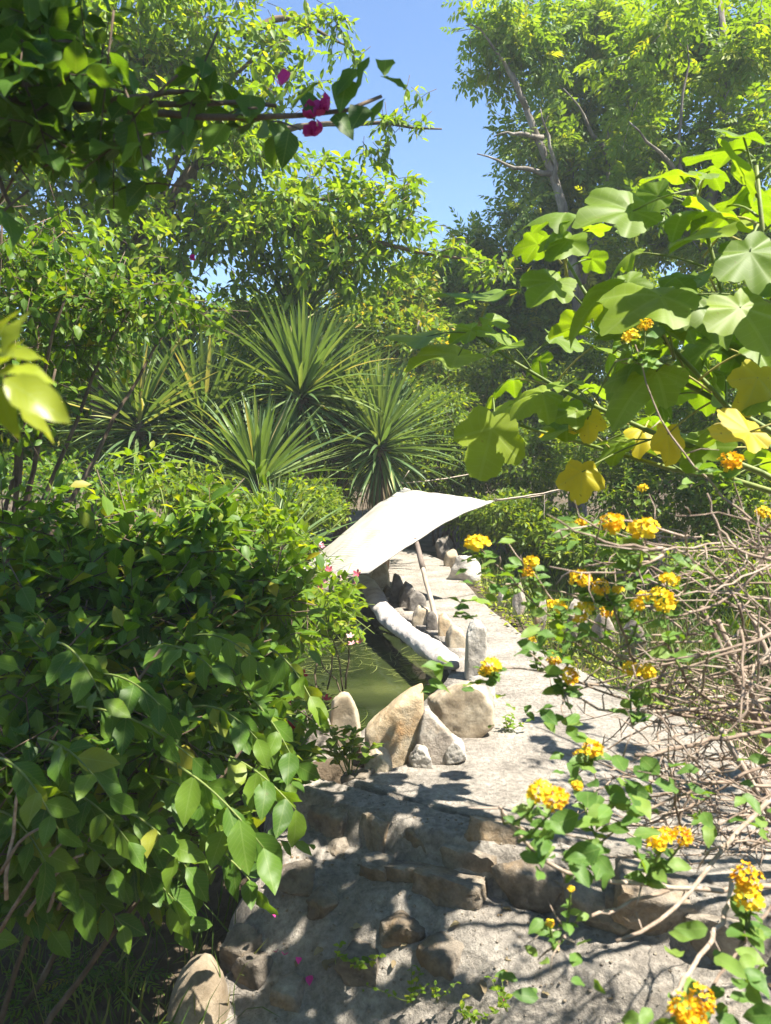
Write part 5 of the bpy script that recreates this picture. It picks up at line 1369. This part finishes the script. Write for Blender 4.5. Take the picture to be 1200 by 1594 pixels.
# ------------------------------------------------------------------ lantana with gold flower heads and a tangle of dry twigs
r = np.random.RandomState(71)
base = np.array([1.25, 1.45, -0.42])
root = thing('lantana', 'sprawling lantana with golden flower heads and a tangle of bare pale twigs', 'lantana', base)
twpts = []
def lbranch(pix, r0, r1, n=14, wob=0.0018):
    pts = [at(*q) for q in pix]
    r0, r1 = r0*0.68, r1*0.6
    o = trunk(root, pts, r0, r1, 'twig_dry', 'branch', n, 6, r, wob)
    P = np.array(pts)
    for t in np.linspace(0, 1, 8):
        i = min(int(t*(len(P)-1)), len(P)-2); f = t*(len(P)-1)-i
        twpts.append(P[i]*(1-f)+P[i+1]*f)
hand = [([(1260, 1375, 1.15), (1090, 1385, 1.05), (960, 1372, 1.0), (870, 1365, .95), (815, 1320, .93), (785, 1285, .92), (775, 1258, .92)], .0065, .0035),
        ([(1250, 1200, 1.2), (1140, 1300, 1.1), (1080, 1380, 1.05), (1030, 1440, 1.0), (960, 1465, .98)], .007, .004),
        ([(1140, 1370, 1.05), (1128, 1430, 1.0), (1085, 1500, .92), (1045, 1550, .86)], .0055, .0045),
        ([(1230, 1180, 1.25), (1020, 1250, 1.1), (940, 1300, 1.02), (880, 1372, .97)], .004, .002),
        ([(1060, 1380, 1.05), (940, 1420, 1.0), (880, 1440, .96), (870, 1470, .95)], .0045, .003),
        ([(1260, 1010, 1.4), (1100, 1060, 1.35), (940, 1075, 1.3), (820, 1040, 1.25), (770, 1040, 1.22)], .0055, .002),
        ([(1250, 1130, 1.4), (1080, 1120, 1.35), (980, 1090, 1.3), (890, 1060, 1.25), (850, 1040, 1.2)], .006, .0025),
        ([(1240, 1080, 1.35), (1060, 1110, 1.3), (950, 1110, 1.25), (880, 1080, 1.2)], .006, .003),
        ([(1200, 1110, 1.35), (1090, 1090, 1.35), (1055, 1040, 1.3), (1035, 980, 1.28), (1040, 945, 1.26)], .006, .003),
        ([(1150, 1120, 1.35), (1020, 1090, 1.3), (985, 1020, 1.25), (960, 960, 1.22), (940, 920, 1.2)], .006, .003),
        ([(1050, 1080, 1.35), (900, 1010, 1.3), (850, 960, 1.3), (800, 900, 1.3), (760, 870, 1.3), (742, 850, 1.3)], .005, .002),
        ([(1030, 1060, 1.3), (930, 1000, 1.28), (860, 940, 1.28), (830, 890, 1.28)], .004, .002),
        ([(1230, 760, 1.3), (1190, 880, 1.3), (1130, 940, 1.28), (1040, 960, 1.25)], .006, .003),
        ([(1230, 880, 1.25), (1150, 860, 1.25), (1120, 820, 1.3), (1100, 770, 1.3)], .005, .003),
        ([(1260, 1030, 1.2), (1170, 960, 1.25), (1120, 900, 1.3), (1060, 860, 1.3), (1000, 840, 1.28)], .0045, .002),
        ([(1240, 860, 1.3), (1130, 780, 1.4), (1040, 680, 1.5), (1000, 590, 1.55), (990, 535, 1.55)], .004, .002),
        ([(1240, 960, 1.3), (1180, 860, 1.4), (1150, 780, 1.45), (1140, 735, 1.45)], .004, .002),
        ([(1260, 1130, 1.3), (1110, 1150, 1.2), (1000, 1180, 1.15), (990, 1178, 1.15)], .0065, .005),
        ([(1250, 1230, 1.25), (1100, 1215, 1.15), (1010, 1225, 1.1), (960, 1180, 1.1), (925, 1175, 1.1)], .005, .002),
        ([(1260, 1330, 1.1), (1180, 1440, 1.0), (1100, 1540, .9), (1075, 1590, .86)], .004, .003)]
for h, a, b_ in hand: lbranch(h, a, b_)
for k in range(190):
    x0 = r.uniform(1030, 1300); y0 = r.uniform(830, 1330); Y0 = r.uniform(1.15, 1.75)
    ln = r.uniform(60, 260); ang = math.pi + r.normal(0.05, 0.55)
    if r.uniform() < 0.25: ang = r.uniform(0, 6.28)
    x1, y1 = x0+ln*math.cos(ang), y0-ln*math.sin(ang)*0.8
    lim = 850 if y1 < 1120 else 900
    x1 = max(x1, lim); y1 = min(max(y1, 800), 1330)
    xm, ym = (x0+x1)/2+r.uniform(-20, 20), (y0+y1)/2+r.uniform(-25, 25)
    Y1 = Y0+r.uniform(-.2, .2)
    lbranch([(x0, y0, Y0), (xm, ym, (Y0+Y1)/2), (x1, y1, Y1)], r.uniform(.002, .0045), r.uniform(.0012, .0022), 9, 0.0016)
for k in range(14):   # main stems from the root
    e = at(r.uniform(1080, 1260), r.uniform(900, 1350), r.uniform(1.2, 1.6))
    branch(root, base+r.normal(0, .04, 3)*[1, 1, 0], e, 0.011, 0.005, M['twig_dry'], 'branch', 9, 0.03, 0.008, r=r)

fine = []
for p in np.array(twpts)[r.randint(0, len(twpts), 900)]:
    d_ = norm(np.array([r.normal(-0.3, .6), r.normal(0, .5), r.normal(0.1, .5)])); l_ = r.uniform(.015, .07)
    e1 = p + d_*l_*0.5 + r.normal(0, .003, 3); e2 = e1 + norm(d_+r.normal(0, .35, 3))*l_*0.5
    fine.append((np.array([p, e1, e2]), np.array([.0016, .0012, .0006])))
V, F = tube_arrays(fine, 4); part(root, 'fine_twigs', V, F, M['twig_dry'], kind='stuff')
FLO = star_shape(1, 4, 0.25, 0.95)
def head_shape(seed, n=30):
    q = np.random.RandomState(seed); ps = []
    for k in range(n):
        t = (k+0.5)/n; th = k*2.39996
        ph = t**0.5*1.45
        c = np.array([math.sin(ph)*math.cos(th), math.sin(ph)*math.sin(th), math.cos(ph)*0.75])*q.uniform(0.36, 0.52)*(1+0.25*math.sin(th*1.0+seed))
        z = norm(c+np.array([0, 0, 0.15])+q.normal(0, .18, 3)); x = norm(np.cross(q.normal(0, 1, 3), z)); y = np.cross(z, x)
        V, F, U = xf(FLO, np.stack([x, y, z], 1), c, 0.175*q.uniform(0.6, 1.15))
        ps.append((V, F, np.full((len(V), 2), 0.3)))
        tub = np.array([c-z*0.25+x*0.02, c-z*0.25-x*0.02, c+x*0.03, c-x*0.03])
        ps.append((tub, np.array([(0, 1, 3), (0, 3, 2)]), np.full((4, 2), 0.3)))
    return merge_shapes(ps)
heads = []
for s in range(4):
    V, F, U = head_shape(s)
    tt = np.repeat(np.random.RandomState(s).uniform(0, 0.45, 30), len(V)//30)
    heads.append(raw_mesh('flower_head', V, [F], M['petal_gold'], U, tt))
FL = [(980, 527, 1.55, .042), (1003, 510, 1.57, .036), (1140, 722, 1.42, .05), (956, 818, 1.2, .046), (1000, 824, 1.18, .052), (743, 846, 1.3, .046), (829, 875, 1.28, .032), (822, 890, 1.28, .024), (907, 901, 1.2, .04), (935, 918, 1.2, .034), (962, 918, 1.22, .02),
      (1034, 937, 1.2, .052), (1040, 903, 1.24, .036), (993, 942, 1.2, .026), (1000, 928, 1.22, .024), (912, 948, 1.22, .036), (905, 962, 1.22, .026), (872, 945, 1.25, .028), (858, 942, 1.27, .02), (768, 1038, 1.2, .038), (755, 1045, 1.2, .024), (862, 1029, 1.2, .028), (888, 1056, 1.2, .036), (985, 1045, 1.22, .036), (1010, 1046, 1.2, .026),
      (922, 1170, 1.08, .036), (905, 1178, 1.1, .022), (838, 1232, .88, .034), (868, 1242, .87, .036), (1025, 1312, 1.0, .040), (1066, 1303, 1.0, .032), (1040, 1300, 1.02, .024), (1160, 1370, .98, .044), (1170, 1403, .97, .044), (1062, 1575, .8, .036), (1092, 1562, .8, .034), (1080, 1590, .79, .032), (855, 1438, .93, .012), (888, 1384, .95, .010),
      (905, 815, 1.35, .026), (827, 998, 1.24, .016), (1000, 760, 1.5, .024), (1185, 800, 1.35, .03), (1010, 1045, 1.24, .03), (945, 955, 1.3, .026), (900, 1225, 1.05, .02)]
LL = Leaves()
tp_ = np.array(twpts)
for (px, py, Y, s) in FL:
    p = at(px, py, Y)
    z = norm(np.array([r.uniform(-.4, .1), r.uniform(-.75, -.2), 0.85])); x = norm(np.cross(r.normal(0, 1, 3), z)); y = np.cross(z, x)
    Mx = np.eye(4); Mx[:3, :3] = np.stack([x, y, z], 1)*s*0.86; Mx[:3, 3] = p-base
    o = bpy.data.objects.new('flower_head', heads[r.randint(4)]); o.parent = root; o.matrix_basis = Matrix(Mx.tolist()); COL.objects.link(o)
    cand = tp_ + np.array([0, 0, 0.0]); dd = np.linalg.norm(cand-(p-np.array([0, 0, 0.06])), axis=1); q = cand[np.argmin(dd)]
    m = p*0.5+q*0.5 - z*0.015
    V, F = tube_arrays([(curve_pts(q, p-z*s*0.15, 8, 0, 0, mid=m), np.linspace(.0022, .0014, 8))], 5); part(root, 'flower_stalk', V, F, M['stem_green'])
    P = curve_pts(q, p, 8, 0, 0, mid=m)
    for k in range(8):
        t = 0.25+0.6*k/7; c = P[int(t*7)]; a = k*1.571+r.uniform(-.3, .3)+(k % 2)*3.14
        S = np.array([math.cos(a), math.sin(a), 0.15])
        LL.add(c[None], frames(norm(S+r.normal(0, .2, 3)+(p-q)*2)[None], norm(np.array([-.15, -.4, 1])+r.normal(0, .35, 3))[None]), np.array([max(0.018, min(.045, s*0.85))*r.uniform(0.6, 1.2)]))
for (px, py, Y, n, s) in [(840, 1000, 1.15, 16, .04), (870, 985, 1.15, 10, .03), (690, 1048, 1.25, 5, .045), (722, 1052, 1.22, 5, .042), (790, 1100, 1.3, 6, .03), (960, 1240, 1.05, 12, .045), (1000, 1230, 1.05, 10, .045), (945, 1300, .98, 10, .05), (985, 1290, .98, 8, .045), (920, 1340, .97, 7, .03), (850, 1320, .92, 14, .036), (870, 1440, .94, 7, .025), (870, 1500, .92, 8, .03), (1130, 1520, .85, 12, .04), (1150, 1560, .85, 10, .04), (1060, 1590, .82, 10, .035),
                              (930, 930, 1.22, 18, .03), (980, 900, 1.25, 18, .03), (830, 920, 1.3, 14, .03), (770, 900, 1.3, 12, .035), (730, 960, 1.32, 8, .045), (1060, 880, 1.3, 14, .03), (890, 830, 1.35, 12, .035), (1100, 1000, 1.3, 10, .025), (1000, 1000, 1.3, 10, .025), (1090, 1250, 1.1, 10, .035), (1180, 1280, 1.05, 10, .035), (1180, 1170, 1.1, 8, .03), (1100, 740, 1.45, 16, .035), (1010, 560, 1.55, 10, .035), (780, 870, 1.3, 10, .03), (880, 1120, 1.2, 10, .04), (900, 1190, 1.15, 10, .035)]:
    c0 = at(px, py, Y)
    for k in range(n):
        c = c0 + r.normal(0, .022, 3); a = r.uniform(0, 6.28)
        LL.add(c[None], frames(norm(np.array([math.cos(a), math.sin(a), r.uniform(-.4, .3)]))[None], norm(np.array([-.15, -.4, 1])+r.normal(0, .4, 3))[None]), np.array([s*r.uniform(.7, 1.2)]))
add_leaves(root, LL, OV_H, OV_H, M['lf_lantana'], 300, r=r)

# ------------------------------------------------------------------ grasses, weeds, petals, litter
GB = [blade_shape(b_, 0.03, 4) for b_ in (0.3, 0.8, 1.3, 1.7)]
def grass(name, label, pts, length, mat, seed, up=1.0):
    q = np.random.RandomState(seed); n = len(pts)
    d = norm(np.c_[q.normal(0, .45, n), q.normal(0, .45, n), np.full(n, up)])
    Rm = frames(d, norm(q.normal(0, 1, (n, 3))))
    V, F, U, T = batch(GB, pts, Rm, length*q.uniform(.5, 1.2, n), q.randint(0, 4, n), q.uniform(0, 1, n))
    return tag(link(name, raw_mesh(name, V, F, mat, U, T)), label, kind='stuff')
q = np.random.RandomState(81)
n = 900
n = 900
X = q.uniform(-1.6, -0.42, n); Y = q.uniform(1.3, 2.75, n)
grass('grass', 'thin grass in the dark corner beside the boulder', np.c_[X, Y, ground_z(X, Y)-0.02], 0.24, M['lf_grass'], 1)
X = q.uniform(0.85, 2.6, 5200); Y = q.uniform(4.2, 8.6, 5200); k = X > np.interp(Y, PATH_R[:, 1], PATH_R[:, 0])+0.10
X, Y = X[k], Y[k]
grass('grass', 'sunlit grass on the bank along the path', np.c_[X, Y, ground_z(X, Y)-0.02], 0.26, M['lf_grass'], 2)
X = q.uniform(0.9, 2.2, 2200); Y = q.uniform(2.9, 4.8, 2200); k = X > np.interp(Y, PATH_R[:, 1], PATH_R[:, 0])-0.04
X, Y = X[k], Y[k]
grass('grass', 'grass tufts at the path edge under the lantana', np.c_[X, Y, ground_z(X, Y)-0.02], 0.20, M['lf_grass'], 4)
X = q.uniform(-6, -2.9, 5000); Y = q.uniform(5.2, 8.5, 5000)
grass('grass', 'tall pale grass by the netting', np.c_[X, Y, ground_z(X, Y)-0.02], 0.75, M['lf_grass'], 3)
# small leafy ground cover by the kerb stones
L = Leaves(); m = 1500
m = 2600
X = q.uniform(0.8, 1.8, m); Y = q.uniform(3.2, 7.5, m); k = (X > np.interp(Y, PATH_R[:, 1], PATH_R[:, 0])-0.05) & (X < np.interp(Y, PATH_R[:, 1], PATH_R[:, 0])+0.45)
X, Y = X[k], Y[k]; m = len(X)
pos = np.c_[X, Y, ground_z(X, Y)+q.uniform(0.0, 0.12, m)]
V, F, U, T = batch(OV_M, pos, frames(norm(q.normal(0, 1, (m, 3))*[1, 1, .4]), norm(q.normal(0, .5, (m, 3))+[0, -.2, 1])), q.uniform(.025, .05, m), q.randint(0, 5, m), q.uniform(0, 1, m))
tag(link('ground_cover', raw_mesh('ground_cover', V, F, M['lf_lime'], U, T)), 'low yellow-green weeds among the kerb stones', kind='stuff')
# pond weed strands lying on the water
m = 800
P = np.c_[q.uniform(-0.9, 0.25, m), q.uniform(3.5, 5.6, m), np.full(m, -0.134)]
k = in_poly(P[:, 0], P[:, 1], cen+(POND-cen)*0.93) & (np.array([fbm(a, b_, 0, 2, 1.6) for a, b_ in P[:, :2]]) > 0.05)
P = P[k]; m = len(P)
d = norm(np.c_[q.normal(0.6, .5, m), q.normal(0.3, .5, m), q.normal(0, .03, m)])
V, F, U, T = batch([xf(blade_shape(b_, 0.022, 6), [[1, 0, 0], [0, 1, 0], [0, 0, 1]]) for b_ in (0.0,)] + [(np.c_[w_[0][:, 0]+0.9*w_[0][:, 2]*sg, w_[0][:, 1], w_[0][:, 2]*0.03], w_[1], w_[2]) for sg in (-1, 1) for w_ in (blade_shape(0.7, 0.022, 6), blade_shape(1.2, 0.022, 6))], P, frames(d, np.tile([0, 0, 1.0], (m, 1))), q.uniform(.06, .22, m), q.randint(0, 5, m), q.uniform(0, 1, m))
tag(link('pond_weed', raw_mesh('pond_weed', V, F, M['lf_weed'], U, T)), 'thin weed strands floating on the pond', kind='stuff')

def weed(label, px, py, h, n, seed, spread=0.04, ls=0.022, mat='lf_tree', z=None, group='weeds growing out of the steps'):
    q = np.random.RandomState(seed)
    p = gnd(px, py, -0.32); 
    for _ in range(3): p = gnd(px, py, step_z(p[0], p[1]))
    rt = thing('weed', label, 'weed', p, group)
    L = Leaves()
    for k in range(n):
        tip = p + np.array([q.normal(0, spread), q.normal(0, spread), h*q.uniform(.5, 1.1)])
        branch(rt, p, tip, .0016, .0008, M['stem_green'], 'stem', 5, 0, .002, r=q)
        for j in range(6):
            t = .35+.65*j/5; a = j*2.4+k
            L.add((p*(1-t)+tip*t)[None], frames(norm(np.array([math.cos(a), math.sin(a), .3]))[None], norm(np.array([0, -.3, 1])+q.normal(0, .3, 3))[None]), np.array([ls*q.uniform(.6, 1.2)]))
    add_leaves(rt, L, OV_H, OV_M, M[mat], 300, r=q)
weed('single thin weed with a leafy tip rising beside the embedded round stone', 522, 1500, 0.13, 1, 1, 0.008, 0.024)
weed('bushy pale weed tuft on the lower step below the thin weed', 533, 1560, 0.07, 9, 2, 0.035, 0.018)
weed('dark leafy weed tuft at the crack below the thin weed', 560, 1510, 0.05, 3, 3, 0.03, 0.028)
weed('small weed patch under the dark rubble', 640, 1560, 0.08, 5, 4, 0.05, 0.02)
weed('bright weed sprig at the bottom of the steps', 730, 1592, 0.05, 4, 5, 0.03, 0.022)
weed('weed tuft deep in shade below the lantana', 790, 1575, 0.08, 5, 6, 0.05, 0.02)
weed('tiny weed on the tread near the shoulder stones', 680, 1560, 0.06, 3, 7, 0.03, 0.016)
for i, (px, py, h) in enumerate([(790, 1140, .07), (735, 1135, .1)]):
    p = gnd(px, py, 0.0); rt = thing('weed', ['small weed in the crack beside the broad grey stone', 'creeping weed at the foot of the tall stones'][i], 'weed', p)
    L = Leaves(); qq = np.random.RandomState(90+i)
    for k in range(5):
        tip = p+np.array([qq.normal(0, .05), qq.normal(0, .03), h*qq.uniform(.5, 1.1)]); branch(rt, p, tip, .0018, .001, M['stem_green'], 'stem', 5, 0, .002, r=qq)
        for j in range(6):
            t = .3+.7*j/5; a = j*2.4+k
            L.add((p*(1-t)+tip*t)[None], frames(norm(np.array([math.cos(a), math.sin(a), .3]))[None], norm(np.array([0, -.3, 1])+qq.normal(0, .3, 3))[None]), np.array([.028*qq.uniform(.6, 1.2)]))
    add_leaves(rt, L, OV_H, OV_M, M['lf_tree'], 300, r=qq)

# ferny weeds in the dark corner
for i, (px, py) in enumerate([(110, 1540), (60, 1580), (200, 1545)]):
    p = gnd(px, py, -0.45); qq = np.random.RandomState(300+i)
    rt = thing('fern_weed', ['feathery dark weed in the corner grass', 'feathery weed at the very foot of the corner', 'feathery weed nearest the smooth boulder'][i], 'weed', p, 'feathery weeds in the dark corner')
    L = Leaves()
    for k in range(9):
        a = k*2.4; L.add((p+np.array([0, 0, .03]))[None], frames(norm(np.array([math.cos(a), math.sin(a), .7]))[None], norm(np.array([0, 0, 1.])+qq.normal(0, .2, 3))[None]), np.array([.13*qq.uniform(.7, 1.2)]))
    FERN = [compound_shape(8, .3, .2, .4, 5+i, 3)]
    add_leaves(rt, L, FERN, FERN, M['lf_shrub'], 50, 'frond', r=qq)

# fallen magenta bracts and dry leaves
PET = [leaf_shape(.8, 4, .3, .4, .5, .8, 1, s) for s in range(3)]
pm = [raw_mesh('fallen_bract', V, [F], M['bract'], U) for V, F, U in PET]
dm = [raw_mesh('fallen_leaf', V, [F], M['lf_dry'], U) for V, F, U in OV_H[:3]]
qq = np.random.RandomState(401)
for i, (px, py) in enumerate([(418, 1417), (442, 1489), (464, 1492), (483, 1520), (468, 1532), (776, 1556), (430, 1484), (420, 1420)]):
    p = gnd(px, py, -.33)
    for _ in range(3): p = gnd(px, py, step_z(p[0], p[1]))
    o = bpy.data.objects.new('fallen_bract', pm[i % 3]); COL.objects.link(o); s = .024*qq.uniform(.8, 1.2)
    o.location = (p[0], p[1], p[2]+.004); o.rotation_euler = (qq.uniform(-.3, .3), qq.uniform(-.3, .3), qq.uniform(0, 6.28)); o.scale = (s, s, s)
    tag(o, 'small fallen magenta bract lying on the concrete steps', 'petal', 'fallen magenta bracts on the steps')
for i in range(70):
    x, v = qq.uniform(-.35, 1.2), qq.uniform(1.7, 2.42); y = v-.6*x
    o = bpy.data.objects.new('fallen_leaf', dm[i % 3]); COL.objects.link(o); s = .035*qq.uniform(.6, 1.3)
    o.location = (x, y, step_z(x, y)+.006); o.rotation_euler = (qq.uniform(-.3, .3), qq.uniform(-.3, .3), qq.uniform(0, 6.28)); o.scale = (s, s, s)
    tag(o, 'curled brown fallen leaf lying on the steps', 'leaf', 'fallen dry leaves on the steps')

# loose grit on the steps and slab
gr = np.random.RandomState(611); gm = 2600
gx_, gv_ = gr.uniform(-0.4, 1.25, gm), gr.uniform(1.65, 2.60, gm)
gy_ = gv_ - 0.6*gx_
gz_ = np.array([step_z(a, b_) for a, b_ in zip(gx_, gy_)])
ICO1 = ico(1)
gs = [(ICO1[0]*np.array([1, gr.uniform(.6, 1), gr.uniform(.4, .8)])*(1+gr.uniform(-.2, .2, (len(ICO1[0]), 1))), ICO1[1], np.zeros((len(ICO1[0]), 2))) for _ in range(4)]
gR = frames(norm(gr.normal(0, 1, (gm, 3))*[1, 1, .2]), np.tile([0, 0, 1.0], (gm, 1)))
V, F, U, T = batch(gs, np.c_[gx_, gy_, gz_+0.001], gR, 0.0012+0.0055*gr.uniform(0, 1, gm)**3, gr.randint(0, 4, gm), gr.uniform(0, 1, gm))
tag(link('grit', raw_mesh('grit', V, F, M['rubble'], smooth=False)), 'loose grit and crumbs scattered on the steps', kind='stuff')

# ------------------------------------------------------------------ sunlit garden air
hz, nt, nd, lk = new_mat('haze')
pv = N(nd, 'ShaderNodeVolumePrincipled'); pv.inputs['Color'].default_value = (0.92, 0.96, 1.0, 1); pv.inputs['Density'].default_value = 0.003; pv.inputs['Anisotropy'].default_value = 0.0
out = N(nd, 'ShaderNodeOutputMaterial'); lk.new(pv.outputs[0], out.inputs['Volume'])
hv = np.array([(x, y, z) for x in (-1000, 1000) for y in (-1000, 1000) for z in (-2.0, 10.5)], float)
hf = np.array([(0, 1, 3, 2), (4, 6, 7, 5), (0, 4, 5, 1), (2, 3, 7, 6), (0, 2, 6, 4), (1, 5, 7, 3)])
tag(link('haze', raw_mesh('haze', hv, [hf], hz, smooth=False)), 'faint sunlit haze in the garden air', kind='stuff')
